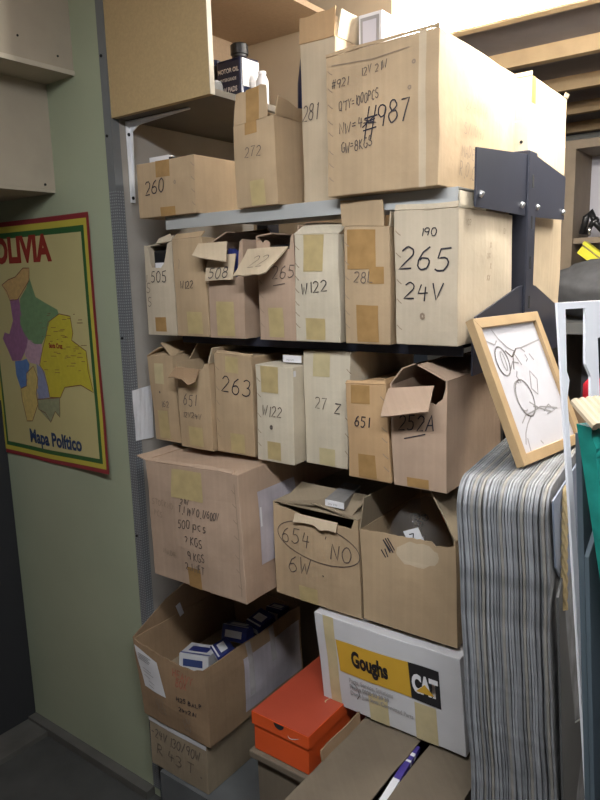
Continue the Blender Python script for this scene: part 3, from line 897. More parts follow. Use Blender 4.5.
# bottles in the cabinet
def lathe(bm, prof, cx, cy, z, n=20, sx=1.0, sy=1.0):
    rings = [[bm.verts.new((cx + r * sx * math.cos(2 * PI * k / n), cy + r * sy * math.sin(2 * PI * k / n), z + h)) for k in range(n)] for r, h in prof]
    for a, b in zip(rings, rings[1:]):
        for k in range(n): bm.faces.new((a[k], a[(k + 1) % n], b[(k + 1) % n], b[k]))
    bm.faces.new(rings[0][::-1]); bm.faces.new(rings[-1])


zc = cz0 + 0.0165
o = thing('oil_bottle', 'navy plastic bottle with white lettering in the chipboard cabinet', 'bottle', (-1.35, 1.56, zc))
bx0, bx1, by0, by1 = -1.428, -1.333, 1.55, 1.635
bm = box(bx0, bx1, by0, by1, zc, zc + .150)
for v in bm.verts:
    if v.co.z > zc + .1: v.co.z += .006 * (1 if v.co.y > 1.6 else 0)
obj('body', bm, M['navy'], o, bevel=.008)
bm = B(); lathe(bm, [(.030, .148), (.022, .160), (.022, .166), (.026, .167), (.026, .192), (.022, .196)], -1.372, 1.592, zc, 22)
obj('cap', bm, M['black_plastic'], o)
obj('lettering', font_mesh('MOTOR OIL', .017, lambda a, b: Vector((bx0 + .008 + a, by0 - .0012, zc + .112 + b)), bold=.0004, sx=.85), M['white_paper'], o)
obj('lettering', font_mesh('WINTERGRADE', .012, lambda a, b: Vector((bx0 + .006 + a, by0 - .0012, zc + .090 + b)), bold=.0002, sx=.85), M['white_paper'], o)
obj('lettering', font_mesh('20W PADS', .019, lambda a, b: Vector((bx0 + .010 + a, by0 - .0012, zc + .060 + b)), bold=.0006, sx=.78), M['white_paper'], o)
obj('side_label', box(bx1, bx1 + .0012, by0 + .006, by1 - .006, zc + .072, zc + .146), M['white_paper'], o)
o = thing('oil_bottle', 'dark squat bottle left of the navy bottle in the chipboard cabinet', 'bottle', (-1.455, 1.60, zc))
bm = B(); lathe(bm, [(.045, 0), (.048, .005), (.048, .13), (.03, .150), (.02, .158)], -1.482, 1.60, zc)
obj('body', bm, M['black_plastic'], o, smooth=True)
bm = B(); lathe(bm, [(.022, .158), (.022, .172)], -1.482, 1.60, zc)
obj('cap', bm, M['navy'], o)
o = thing('small_tin', 'dark grey tin standing in front of the navy bottle in the chipboard cabinet', 'tin', (-1.37, 1.45, zc))
bm = B(); lathe(bm, [(.036, 0), (.037, .003), (.037, .058), (.035, .060)], -1.372, 1.46, zc, 24)
obj('body', bm, M['charcoal'], o)
bm = B(); lathe(bm, [(.0355, .060), (.0355, .066), (.033, .067)], -1.372, 1.46, zc, 24)
obj('lid', bm, M['black_plastic'], o)
o = thing('spray_bottle', 'slim white bottle right of the navy bottle in the chipboard cabinet', 'bottle', (-1.298, 1.60, zc))
bm = B(); lathe(bm, [(.017, 0), (.018, .004), (.018, .085), (.012, .098), (.010, .103)], -1.298, 1.60, zc)
obj('body', bm, M['white_paper'], o, smooth=True)
bm = B(); lathe(bm, [(.012, .103), (.012, .110)], -1.298, 1.60, zc)
obj('cap', bm, M['white_metal'], o)
o = thing('oil_bottle', 'dark tapered bottle at the cabinet edge beside the 281 box', 'bottle', (-1.25, 1.76, zc))
bm = B(); lathe(bm, [(.028, 0), (.030, .005), (.028, .10), (.018, .17), (.013, .19)], -1.256, 1.76, zc)
obj('body', bm, M['navy'], o, smooth=True)
bm = B(); lathe(bm, [(.014, .19), (.014, .205)], -1.256, 1.76, zc)
obj('cap', bm, M['black_plastic'], o)

# ---- second row
def notch(pairs, jag=.012):
    rr = [rnd.random() for _ in range(80)]
    def f(u):
        v = pairs[-1][1]
        for (a, va), (b, vb) in zip(pairs, pairs[1:]):
            if a <= u <= b:
                v = va + (vb - va) * (u - a) / max(1e-6, b - a)
                break
        return v - jag * rr[int(u * 60) % 80]
    return f


c = Carton('cardboard_box', 'narrow box marked 505 with a torn hole in its top, second row far left', ((-1.506, 1.812), (-1.394, 1.820), (-1.512, 1.564), (-1.394, 1.564)), 1.305, 0.33, M['grey'], group=G2,
           closed=False, prof={'F': notch([(0, 1), (.14, .98), (.17, .83), (.25, .76), (.62, .74), (.74, .80), (.84, .99), (1, 1)])})
c.flap('R', .05, .95, .07, -88); c.flap('L', .05, .95, .05, -88); c.flap('K', .05, .95, .07, -88)
c.flap('F', .45, 1.0, .03, -40, rag=.4)
c.patch('F', .30, .68, .04, .20, M['tape_brown'])
c.ink([('F', '505', .22, .58, .030, .0030, dict(jit=.06, slant=.05))])
c.ink([('F', '1', .0, .60, .02, .0022, {}), ('F', 'S', .02, .47, .028, .0022, {}), ('F', 'S', .05, .32, .026, .0022, {})], 'side_handwriting', M['ink_soft'])
tag(obj('plastic_wrap', box(-1.500, -1.404, 1.332, 1.60, 1.57, 1.800), M['black_plastic'], origin=(-1.45, 1.45, 1.57), bevel=.006), 'black plastic wrapped pack inside the torn hole of the 505 box', 'pack')  # black block added so the torn hole reads as deep shade
o = tag(obj('paper_slip', box(-1.487, -1.44, 1.325, 1.328, 1.735, 1.765), M['white_paper'], origin=(-1.46, 1.326, 1.735)), 'white paper slip showing inside the torn hole of the 505 box', 'paper')

c = Carton('cardboard_box', 'tan box marked W122 between the 505 and 508 boxes in the second row', ((-1.390, 1.823), (-1.277, 1.825), (-1.388, 1.564), (-1.265, 1.564)), 1.302, 0.33, M['tan'], group=G2)
c.flap('F', .02, .98, .022, -48); c.flap('K', .05, .95, .06, -60)
c.patch('F', .36, .82, .03, .26, M['tape'])
c.ink([('F', 'W122', .22, .50, .020, .0026, dict(jit=.06, sx=.55))])
c.ink([('F', [[(0, 0), (.004, .02), (.0, .026)]], .2, .70, 0, .002, {})], 'crease', M['ink_faint'])

c = Carton('cardboard_box', 'box with a torn flap marked 508 folded down over its front, second row', ((-1.257, 1.812), (-1.138, 1.812), (-1.262, 1.564), (-1.140, 1.564)), 1.301, 0.33, M['pink'], group=G2,
           closed=False, prof={'F': notch([(0, .86), (.1, .88), (.55, .86), (.66, .80), (.78, .62), (.86, .64), (.9, .98), (1, 1)])})
c.flap('L', .05, .95, .06, -70); c.flap('K', .05, .95, .07, -80)
c.patch('F', .22, .72, .02, .38, M['tape'])
c.flap('F', -.26, .58, .062, 122, M['pale'], v=.985, taper=.0, skew=.26, angle2=146)
c.flap('F', .04, .82, .066, 163, M['pale'], v=.855, skew=.04)
bm = B()
add_strokes(bm, lambda a, b: c.flap_point(.12 + a / .095, .93 - b / .066, -.0052), write('508', .027, sx=.72), .0030)
obj('handwriting', bm, M['ink'], c.root)
tag(obj('plastic_wrap', box(-1.245, -1.150, 1.335, 1.60, 1.57, 1.790), M['black_plastic'], origin=(-1.2, 1.45, 1.57), bevel=.006), 'black plastic wrapped pack inside the torn 508 box', 'pack')  # added black block, stands in for the shade inside this box
bm = B()
for k in range(4):
    add_box(bm, -1.195 + .013 * k, -1.186 + .013 * k, 1.312, 1.333, 1.70, 1.792 - .004 * k)
tag(obj('packet_bundle', bm, M['blue_pack'], origin=(-1.17, 1.32, 1.70)), 'bundle of dark blue packets inside the torn 508 box', 'packets')

c = Carton('cardboard_box', 'pinkish box with a bent flap marked 22 sticking out, second row', ((-1.093, 1.815), (-0.979, 1.815), (-1.091, 1.564), (-0.976, 1.564)), 1.303, 0.33, M['pink'], group=G2,
           closed=False, prof={'F': notch([(0, .90), (.35, .88), (.36, .87), (.90, .87), (.93, 1), (1, 1)])})
c.flap('L', .0, .95, .05, -84, M['pink']); c.flap('K', .05, .95, .07, -88); c.flap('F', .0, .38, .022, 0, M['pink'], v=.88, rag=.5)
tag(obj('plastic_wrap', box(-1.080, -0.986, 1.338, 1.60, 1.57, 1.795), M['black_plastic'], origin=(-1.03, 1.45, 1.57), bevel=.006), 'black plastic wrapped pack inside the open box with the 22 flap', 'pack')  # black block added to keep the opening dark behind the flap
c.flap('F', -.26, .86, .092, 138, M['pale'], v=.885, skew=-.08, taper=.18, angle2=134, rag=.10)
bm = B()
add_strokes(bm, lambda a, b: c.flap_point(.34 + a / .125, .74 - b / .092, -.0052), write('22', .038, sx=.62), .0026)
obj('handwriting', bm, M['ink_soft'], c.root)
c.patch('F', .26, .66, .03, .32, M['tape'])
c.ink([('F', '265', .42, .60, .030, .0026, dict(jit=.06)), ('F', [[(0, 0), (.036, .004)]], .45, .53, 0, .002, {})], material=M['ink_soft'])
c.flap('R', .05, .3, .02, 10)
c.edge_wear('F', .03, 6)

c = Carton('cardboard_box', 'whitish box marked W122 with two tape squares, second row beside the open 22 box', ((-0.976, 1.815), (-0.852, 1.808), (-0.977, 1.564), (-0.852, 1.564)), 1.301, 0.34, M['wash'], group=G2)
c.flap('F', .0, 1.0, .055, -62)
c.patch('F', .22, .68, .66, .995, M['tape']); c.patch('F', .25, .68, .02, .22, M['tape'])
c.ink([('F', 'W122', .18, .44, .026, .0028, dict(jit=.05, rot=.12, sx=.68))])
c.edge_wear('F', .02, 7)

c = Carton('cardboard_box', 'box marked 28L with brown tape and a raised top flap, second row', ((-0.839, 1.824), (-0.724, 1.818), (-0.838, 1.564), (-0.722, 1.564)), 1.303, 0.33, M['tan'], group=G2)
c.flap('F', -.03, .90, .054, 6)
c.patch('F', .08, .72, .64, .97, M['tape_brown']); c.patch('F', .58, .88, .52, .66, M['tape_brown']); c.patch('F', .28, .76, .02, .34, M['tape_brown'])
c.ink([('F', '28L', .22, .53, .024, .0026, dict(jit=.06))], material=M['ink_soft'])
c.edge_wear('F', .02, 6)
c.flap('R', .0, .5, .03, 4, M['pale'])

c = Carton('cardboard_box', 'wide beige box marked 265 24V at the right end of the second row', ((-0.712, 1.846), (-0.566, 1.845), (-0.706, 1.567), (-0.565, 1.567)), 1.301, 0.31, M['grey'], group=G2)
c.ink([('F', '265', .06, .56, .046, .0042, dict(jit=.04, sx=.75, slant=.2)), ('F', '24V', .14, .34, .034, .0036, dict(jit=.05, sx=.8)),
       ('F', '190', .42, .81, .016, .0026, dict(jit=.06, sx=.8))])
c.ink([('F', [arc(0, 0, .004, .005, 0, 360, 8)], .46, .22, 0, .006, {})], 'knot', M['ink_faint'])
c.ink([('R', 'X', .50, .72, .012, .002, {}), ('R', 'XX', .45, .64, .012, .002, {}), ('R', 'X', .50, .56, .012, .002, {}), ('R', 'XX', .45, .47, .012, .002, {}),
       ('R', 'NO2', .1, .88, .012, .0016, {}), ('R', '121', .78, .84, .012, .0016, {})], 'side_handwriting', M['ink_faint'])
c.flap('R', .0, .45, .032, 0, M['wash'])
c.flap('F', .02, .98, .014, -30)
c.edge_wear('F', .03, 5)

# ---- third row
c = Carton('cardboard_box', 'narrow box marked 162 with open top flaps, far left of the third row', ((-1.545, 1.497), (-1.437, 1.502), (-1.527, 1.249), (-1.420, 1.249)), 1.322, 0.33, M['tan'], group=G3, closed=False)
c.flap('L', .0, .98, .060, -62); c.flap('R', .0, .98, .060, -50); c.flap('K', .05, .95, .05, -60)
c.flap('F', .1, 1.0, .05, -75)
c.patch('F', .26, .62, .68, .92, M['tape_pale'], 'paper_label'); c.patch('F', .20, .62, .03, .36, M['tape'])
c.ink([('F', '162', .40, .40, .018, .0024, dict(jit=.08))], material=M['ink_soft'])
c.ink([('F', [arc(0, 0, .002, .002, 0, 360, 8)], .42, .58, 0, .004, {})], 'knot', M['ink_soft'])

c = Carton('cardboard_box', 'box marked 651 12V24V with a torn flap bent forward, third row', ((-1.400, 1.490), (-1.276, 1.494), (-1.397, 1.249), (-1.273, 1.249)), 1.302, 0.33, M['tan'], group=G3, closed=False,
           prof={'F': notch([(0, .95), (.8, .93), (.88, 1), (1, 1)])})
c.flap('F', -.06, .72, .055, 118, M['brown'], v=.93, taper=.1, skew=.1, angle2=140, rag=.35)
c.flap('L', .15, .98, .060, -38); c.flap('R', .0, .6, .045, 20, M['pale']); c.flap('K', .05, .95, .05, -30)
c.patch('F', .28, .72, .03, .26, M['tape']); c.patch('F', .30, .62, .72, .84, M['tape'])
c.ink([('F', '651', .16, .50, .032, .003, dict(jit=.06, sx=.55)), ('F', '12V24V', .12, .36, .015, .0024, dict(jit=.08, sx=.75))], material=M['ink_soft'])

c = Carton('cardboard_box', 'box marked 263 in large numerals, third row', ((-1.265, 1.520), (-1.132, 1.516), (-1.268, 1.249), (-1.134, 1.249)), 1.312, 0.33, M['tan'], group=G3)
c.flap('F', .05, 1.0, .012, -60)
c.patch('F', .32, .66, .82, .98, M['tape']); c.patch('F', .40, .76, .02, .22, M['tape'])
c.ink([('F', '263', .18, .62, .042, .0036, dict(jit=.04, sx=.72))])
c.edge_wear('F', .04, 5)

c = Carton('cardboard_box', 'whitish box marked W122 with rounded tape pieces, third row beside the 263 box', ((-1.112, 1.500), (-0.992, 1.500), (-1.115, 1.249), (-0.996, 1.249)), 1.303, 0.33, M['wash'], group=G3)
c.patch('F', .15, .62, .72, .99, M['tape']); c.patch('F', .30, .66, .03, .22, M['tape'])
c.ink([('F', 'W122', .16, .48, .026, .003, dict(jit=.05, sx=.6))], material=M['ink_soft'])
c.ink([('F', [arc(0, 0, .003, .004, 0, 360, 8)], .42, .37, 0, .006, {})], 'knot', M['ink_soft'])
c.patch('R', .0, .03, .90, .96, M['white_paper'], 'paper_label')
c.edge_wear('F', .03, 5)
o = thing('parts_carton', 'tiny carton with a white printed end on the third row W122 box', 'carton', (-1.02, 1.36, 1.502))
obj('body', box(-1.055, -0.995, 1.345, 1.42, 1.503, 1.523), M['dull'], o)
obj('end_label', box(-1.054, -0.996, 1.344, 1.345, 1.504, 1.522), M['white_paper'], o)
obj('lettering', font_mesh('P21W', .007, lambda a, b: Vector((-1.042 + a, 1.3435, 1.508 + b)), sx=1.3), M['ink_grey'], o)

c = Carton('cardboard_box', 'tallest pale box marked 27Z in the third row, beside the orange-tan 651', ((-0.988, 1.538), (-0.850, 1.538), (-0.988, 1.249), (-0.862, 1.249)), 1.342, 0.33, M['wash'], group=G3)
c.patch('F', .24, .60, .78, .99, M['tape_pale']); c.patch('F', .34, .72, .01, .16, M['tape_pale'])
c.ink([('F', '27', .26, .50, .028, .0024, dict(jit=.05, sx=.6))], material=M['ink_soft'])
c.ink([('F', 'z', .68, .47, .036, .0036, dict(jit=.05, sx=.6))])
c.edge_wear('F', .94, 6)

c = Carton('cardboard_box', 'shorter orange-tan box marked 651 between the 27Z and 252A boxes', ((-0.838, 1.468), (-0.732, 1.476), (-0.832, 1.249), (-0.718, 1.249)), 1.301, 0.33, M['orange'], group=G3)
c.flap('F', .0, 1.0, .012, -50, rag=.3)
c.flap('R', .0, .9, .012, -10)
c.patch('F', .14, .60, .80, .99, M['tape_brown']); c.patch('F', .26, .68, .02, .27, M['tape_brown'])
c.ink([('F', '651', .20, .56, .024, .0034, dict(jit=.05, sx=.55))])
c.edge_wear('F', .86, 6)

c = Carton('cardboard_box', 'tan box marked 252A with torn open flaps at the right end of the third row', ((-0.722, 1.478), (-0.588, 1.492), (-0.711, 1.249), (-0.584, 1.249)), 1.301, 0.32, M['pink'], group=G3, closed=False,
           prof={'F': notch([(0, .93), (.6, .86), (.80, .80), (.93, .86), (1, 1)])})
c.flap('F', -.03, .78, .075, 138, M['pink'], v=.965, skew=.10, taper=-.05, angle2=128)
c.flap('R', .0, .98, .075, -66); c.flap('L', .0, .98, .05, -38); c.flap('K', .05, .95, .07, -60)
c.ink([('F', '252A', .14, .56, .034, .0034, dict(jit=.05, sx=.55)), ('F', [[(0, 0), (.052, .012)]], .26, .48, 0, .0028, {})])
c.patch('F', .26, .68, .01, .10, M['tape_brown'])

# ---- fourth row
c = Carton('cardboard_box', 'large pinkish carton with handwriting 500 pcs, left end of the fourth row', ((-1.448, 1.222), (-1.103, 1.234), (-1.441, 0.884), (-1.092, 0.884)), 1.208, 0.50, M['pink'], group=G4, bulge=.008, amp=.004)
c.flap('L', .0, .30, .035, 78, M['pink'])
c.flap('F', .0, .95, .012, -66)
c.patch('F', .30, .63, .74, .97, M['tape']); c.patch('F', .40, .55, .0, .17, M['tape_brown'])
c.ink([('F', 'T.I 14V 0.1/600V', .38, .62, .020, .0032, dict(jit=.1, sx=.45)), ('F', '21W', .40, .70, .014, .0028, dict(jit=.1, sx=.7)),
       ('F', '500 pcs', .36, .50, .024, .0032, dict(jit=.08, sx=.55)), ('F', '? KGS', .42, .37, .024, .0032, dict(jit=.08, sx=.5)),
       ('F', '9 KGS', .43, .24, .024, .0032, dict(jit=.08, sx=.5)), ('F', '2.1 NET', .38, .14, .022, .0032, dict(jit=.08, sx=.5))], material=M['ink_soft'])
c.ink([('F', 'STOCKNO', .04, .64, .016, .002, dict(jit=.1, sx=.7)), ('F', 'MADE', .14, .22, .016, .002, dict(jit=.1, sx=.7)), ('F', 'PCS', .06, .54, .016, .002, dict(jit=.1))], 'faded_handwriting', M['ink_faint'])
c.patch('R', .13, .44, .25, .82, M['lilac_paper'], 'paper_label')
c.patch('R', .135, .148, .55, .70, M['white_paper'], 'staple', off=.002)
c.edge_wear('F', .93, 7)
c.ink([('F', [[(0, 0), (.002, -.16), (-.003, -.30)]], .965, .93, 0, .0022, {})], 'crease', M['ink_faint'])

c = Carton('cardboard_box', 'tan box marked 654 NO and 6W inside a drawn loop, fourth row', ((-1.082, 1.136), (-0.820, 1.134), (-1.080, 0.880), (-0.813, 0.880)), 1.318, 0.40, M['tan'], group=G4, closed=False,
           prof={'F': notch([(0, .99), (.2, .96), (.35, .93), (.75, .92), (.93, .90), (.96, 1), (1, 1)])})
c.flap('L', .0, .98, .135, -84, M['dull']); c.flap('R', .0, .98, .135, -82, M['dull']); c.flap('K', .02, .98, .12, -88, M['dull'])
c.flap('F', .1, .92, .10, -72, M['dull'], v=1.0)
c.flap('F', .28, .78, .03, 150, M['pale'], v=.93, rag=.4)
loop = arc(.125, .028, .125, .050, 0, 372, 36)
loop = [(p[0], p[1] - .06 * (p[0] - .125)) for p in loop]
c.ink([('F', '654', .10, .60, .042, .003, dict(jit=.05, sx=.62)), ('F', "'", .58, .62, .036, .003, {}), ('F', 'NO', .68, .55, .040, .003, dict(jit=.04, sx=.7)),
       ('F', '6W', .17, .30, .044, .003, dict(jit=.05, sx=.7)), ('F', '.', .56, .34, .03, .004, {}), ('F', loop, .0, .0, 0, .003, {}) if False else
       ('F', [loop], .06, .56, 0, .0026, {})], material=M['ink_soft'])
c.patch('F', .30, .52, .0, .17, M['tape'])
o = thing('parts_carton', 'small grey carton with a white end on top of the 654 box', 'carton', (-0.92, 1.40, 1.150))
obj('body', prism([(-0.922, 1.330, 1.150), (-0.866, 1.330, 1.150), (-0.905, 1.470, 1.150), (-0.955, 1.470, 1.150)], (0, 0, .018)), M['grey_print'], o)
obj('end_label', box(-0.922, -0.866, 1.3285, 1.330, 1.151, 1.167), M['white_paper'], o)
obj('lettering', font_mesh('24V 5W', .007, lambda a, b: Vector((-0.914 + a, 1.328, 1.155 + b)), sx=1.2), M['ink_grey'], o)

c = Carton('cardboard_box', 'open tan box of plastic-bagged parts at the right end of the fourth row', ((-0.814, 1.117), (-0.571, 1.137), (-0.804, 0.884), (-0.560, 0.884)), 1.318, 0.32, M['tan'], group=G4, closed=False,
           prof={'F': notch([(0, 1), (.3, .99), (.78, .97), (.80, .93), (1, .95)])})
c.flap('R', .0, .98, .12, -30, M['dull']); c.flap('L', .0, .98, .08, -8, M['dull']); c.flap('K', .02, .98, .09, -20, M['dull'])
for st in ([(0, .03), (.018, 0)], [(.006, .034), (.026, .002)], [(.012, .036), (.03, .008)], [(.004, .008), (.012, -.012)], [(-.006, .004), (.006, -.014)], [(.0, .03), (.02, .004)]):
    c.ink([('F', [st], .26, .80, 0, .0038, {})], 'marker_stroke')
def ellipse_patch(c, fc, u, v, ru, rv, m, name):
    bm = B()
    ring = [bm.verts.new(c.S(fc, u + ru * math.cos(2 * PI * k / 20), v + rv * math.sin(2 * PI * k / 20) + .1 * rv * math.sin(k * 2.3), .0012)) for k in range(20)]
    bm.faces.new(ring)
    return obj(name, bm, m, c.root)
ellipse_patch(c, 'F', .62, .82, .22, .12, M['pale'], 'damp_mark')  # paler oval on the box front
# bag of parts in it
o = thing('parts_bag', 'clear plastic bag of metal parts with a white tag inside the open fourth row box', 'bag', (-0.70, 1.46, 0.90))
bm = B()
bmesh.ops.create_icosphere(bm, subdivisions=4, radius=1.0)
for v in bm.verts:
    d = 1 + .10 * noise.noise(v.co * 3.1) + .05 * noise.noise(v.co * 8)
    v.co = Vector((-0.715 + v.co.x * .078 * d, 1.455 + v.co.y * .115 * d, 1.035 + v.co.z * .135 * d))
obj('film', bm, M['clear_bag'], o, smooth=True)
rs = random.Random(11)
for k in range(9):
    x, y, z = -0.745 + .06 * rs.random(), 1.40 + .09 * rs.random(), 1.02 + .09 * rs.random()
    a, b = rs.random() * 6.28, rs.random() * .8 - .4
    obj('metal_part', tube([(x, y, z), (x + .02 * math.cos(a), y + .02 * math.sin(a), z + .022 * b)], .0085, 12), M['silver'], o, smooth=True)
q = [Vector((-0.716, 1.352, 1.118)), Vector((-0.684, 1.366, 1.130)), Vector((-0.668, 1.372, 1.090)), Vector((-0.698, 1.358, 1.080))]
obj('tag', prism(q, (0, .001, 0)), M['white_paper'], o)
bm = B()
add_strokes(bm, lambda a, b: q[3] + (q[2] - q[3]) * a + (q[0] - q[3]) * b + Vector((0, -.001, 0)), [[(.3, .75), (.6, .75), (.45, .5)], [(.25, .3), (.4, .35), (.55, .3), (.75, .35)], [(.3, .15), (.7, .2)]], .08)
obj('tag_print', bm, M['black'], o)
o = (obj('plastic_cap', tube([(-0.665, 1.46, 1.13), (-0.63, 1.48, 1.15)], .018, 14), M['shoe'], o))

# ---- near the floor
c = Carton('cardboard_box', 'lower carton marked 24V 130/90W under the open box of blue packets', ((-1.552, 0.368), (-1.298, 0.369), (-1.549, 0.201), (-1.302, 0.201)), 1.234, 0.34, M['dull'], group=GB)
c.ink([('F', '-24V 130/90W', .02, .62, .030, .0036, dict(jit=.06, sx=.55)), ('F', 'R 43 T', .12, .28, .036, .003, dict(jit=.06, sx=.8)), ('F', '.', .86, .30, .03, .006, {})], material=M['ink_soft'])
c.patch('F', .0, 1.0, .90, .985, M['white_card'], 'worn_edge')

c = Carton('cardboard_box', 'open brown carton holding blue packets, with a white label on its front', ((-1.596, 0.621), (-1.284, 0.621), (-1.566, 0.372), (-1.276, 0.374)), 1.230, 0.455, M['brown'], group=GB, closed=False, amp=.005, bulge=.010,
           prof={'F': notch([(0, 1.0), (.2, .98), (.45, .93), (.7, .90), (.85, .93), (1, 1)], .02)}, thick=.005)
c.flap('L', .0, .95, .095, -4, M['brown'], lfun=lambda a: min(1, .05 + 2.2 * a)); c.flap('K', .05, .95, .07, -20, M['brown'])
c.patch('F', 0, 0, 0, 0, M['white_paper'], 'paper_label', quad=((.015, .93), (.35, .83), (.095, .42), (.45, .415)))
c.ink([('F', [[(.0, .0), (.06, -.004)], [(0, -.006), (.05, -.010)], [(0, -.012), (.055, -.016)], [(0, -.018), (.05, -.022)]], .07, .84, 0, .003, {}),
       ('F', [[(.0, .0), (.04, -.004)], [(0, -.010), (.05, -.014)], [(0, -.022), (.03, -.026)], [(.02, -.034), (.05, -.038)], [(.02, -.046), (.045, -.050)]], .12, .66, 0, .002, {})], 'label_print', M['ink_grey'], off=.0025)
c.ink([('F', 'HEAVY', .56, .74, .024, .004, dict(jit=.04, rot=-.05, sx=.6)), ('F', 'BOX', .60, .64, .022, .004, dict(jit=.04, sx=.6))], 'red_print', M['ink_red'])
c.ink([('F', 'H25 BALP', .60, .46, .014, .003, dict(jit=.1, sx=.8)), ('F', '24V21W', .62, .33, .013, .003, dict(jit=.1, sx=.8))])
c.ink([('F', 'QTY', .26, .28, .02, .003, dict(jit=.1)), ('F', 'PCS', .28, .18, .02, .003, dict(jit=.1)), ('F', 'NW', .66, .18, .02, .003, dict(jit=.1)), ('F', 'GW', .66, .09, .02, .003, dict(jit=.1))], 'faded_print', M['ink_faint'])
c.patch('R', .34, .98, .10, .82, M['lilac_paper'], 'side_label')
c.patch('R', .38, .43, .30, 1.0, M['tape_clear'], 'tape', off=.003)
c.patch('R', .62, .67, .55, 1.0, M['tape_clear'], 'tape', off=.003)
# contents: blue and white packets
rs = random.Random(5)
def packet(name, label, p, dims, rz, rx, m, lid=None):
    o = thing(name, label, 'packet', p, 'blue packets in the open carton')
    a, b, h = dims
    R = Matrix.Rotation(rz, 3, 'Z') @ Matrix.Rotation(rx, 3, 'X')
    bm = B(); add_box(bm, -a / 2, a / 2, -b / 2, b / 2, 0, h)
    for v in bm.verts: v.co = R @ v.co + Vector(p)
    obj('carton', bm, m, o, bevel=.0015)
    bm = B(); add_box(bm, -a * .32, a * .32, -b * .18, b * .22, h, h + .0008)
    add_box(bm, -a * .5, a * .5, -b * .42, -b * .34, h, h + .0007)
    for v in bm.verts: v.co = R @ v.co + Vector(p)
    obj('white_print', bm, M['white_paper'] if m is M['blue_pack'] else M['blue_pack'], o)
    bm = B(); add_box(bm, -a * .36, a * .3, -b / 2 - .0008, -b / 2, h * .25, h * .7)
    for v in bm.verts: v.co = R @ v.co + Vector(p)
    obj('end_print', bm, M['ink_blue'] if m is M['white_card'] else M['white_paper'], o)
packet('bulb_packet', 'white blue-edged packet nearest the front of the open carton', (-1.44, 1.36, .515), (.10, .09, .05), .35, -.15, M['white_card'])
packet('bulb_packet', 'blue packet lying beside the white packet in the open carton', (-1.372, 1.415, .535), (.075, .06, .045), -.5, .35, M['blue_pack'])
packet('bulb_packet', 'blue packet in the middle of the open carton, tipped up', (-1.40, 1.50, .548), (.09, .07, .05), .25, -.3, M['blue_pack'])
packet('bulb_packet', 'blue packet leaning on the right rim of the open carton', (-1.352, 1.575, .565), (.07, .07, .05), -.2, .3, M['blue_pack'])
packet('bulb_packet', 'farthest blue packet in the open carton, under clear tape', (-1.352, 1.645, .565), (.06, .05, .05), .1, -.15, M['blue_pack'])
bm = B(); add_box(bm, -1.538, -1.312, 1.262, 1.655, .388, .51)
for v in bm.verts: v.co += noise.noise_vector(v.co * 5) * .008
tag(obj('packing_paper', bm, M['dull'], origin=(-1.45, 1.47, .36)), 'brown packing paper filling the open carton under the packets', 'paper')
o = tag(obj('paper_slip', prism([(-1.586, 1.405, .655), (-1.586, 1.425, .660), (-1.586, 1.440, .615), (-1.586, 1.422, .610)], (.001, 0, 0)), M['white_paper'], origin=(-1.586, 1.42, .61)), 'white paper slip on the raised left flap of the open carton', 'paper')

# orange shoe box and what it stands on
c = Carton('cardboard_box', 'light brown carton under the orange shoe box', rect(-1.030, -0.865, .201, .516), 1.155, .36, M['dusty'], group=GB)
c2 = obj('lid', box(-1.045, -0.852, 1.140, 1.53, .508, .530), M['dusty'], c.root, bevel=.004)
sx0, sx1, sz0, sz1, sy0, sy1 = -1.036, -0.860, .532, .641, 1.148, 1.462
t = thing('shoe_box', 'bright orange shoe box with a red lid on a brown carton', 'shoe box', ((sx0 + sx1) / 2, (sy0 + sy1) / 2, sz0))
obj('base', box(sx0 + .003, sx1 - .003, sy0 + .003, sy1 - .003, sz0, sz1 - .004), M['shoe'], t, bevel=.0015)
bm = B()
add_box(bm, sx0, sx1, sy0, sy1, sz1 - .004, sz1 - .001)
obj('lid', bm, M['shoe_lid'], t, bevel=.001)
obj('lid_rim', box(sx0, sx1, sy0 - .0015, sy0 + .0015, sz1 - .036, sz1 - .002), M['shoe'], t)
obj('lid_rim', box(sx1 - .0015, sx1 + .0015, sy0, sy1, sz1 - .036, sz1 - .002), M['shoe'], t)
bm = B()
bm.faces.new([bm.verts.new(((sx0 + sx1) / 2 + .016 * math.cos(a), sy0 - .0022, sz1 - .004 + .014 * math.sin(a))) for a in [PI + PI * k / 12 for k in range(13)]])
obj('finger_hole', bm, M['hole'], t)
def swoosh(place):
    up = [(0, .40), (.10, .12), (.26, .06), (.60, .30), (1.0, .62)]
    lo = [(1.0, .62), (.60, .18), (.30, -.04), (.12, -.06), (.02, .12)]
    bm = B()
    bm.faces.new([bm.verts.new(place(a, b)) for a, b in up + lo[1:]])
    return bm
obj('logo', swoosh(lambda a, b: Vector((sx1 - .060 + a * .036, sy0 - .0024, sz1 - .028 + b * .018))), M['white_paper'], t)
obj('logo', swoosh(lambda a, b: Vector((sx1 - .045 + a * .028 * .4 + b * .02, sy0 + .13 + a * .055, sz1 - .0004))), M['tape_pale'], t)

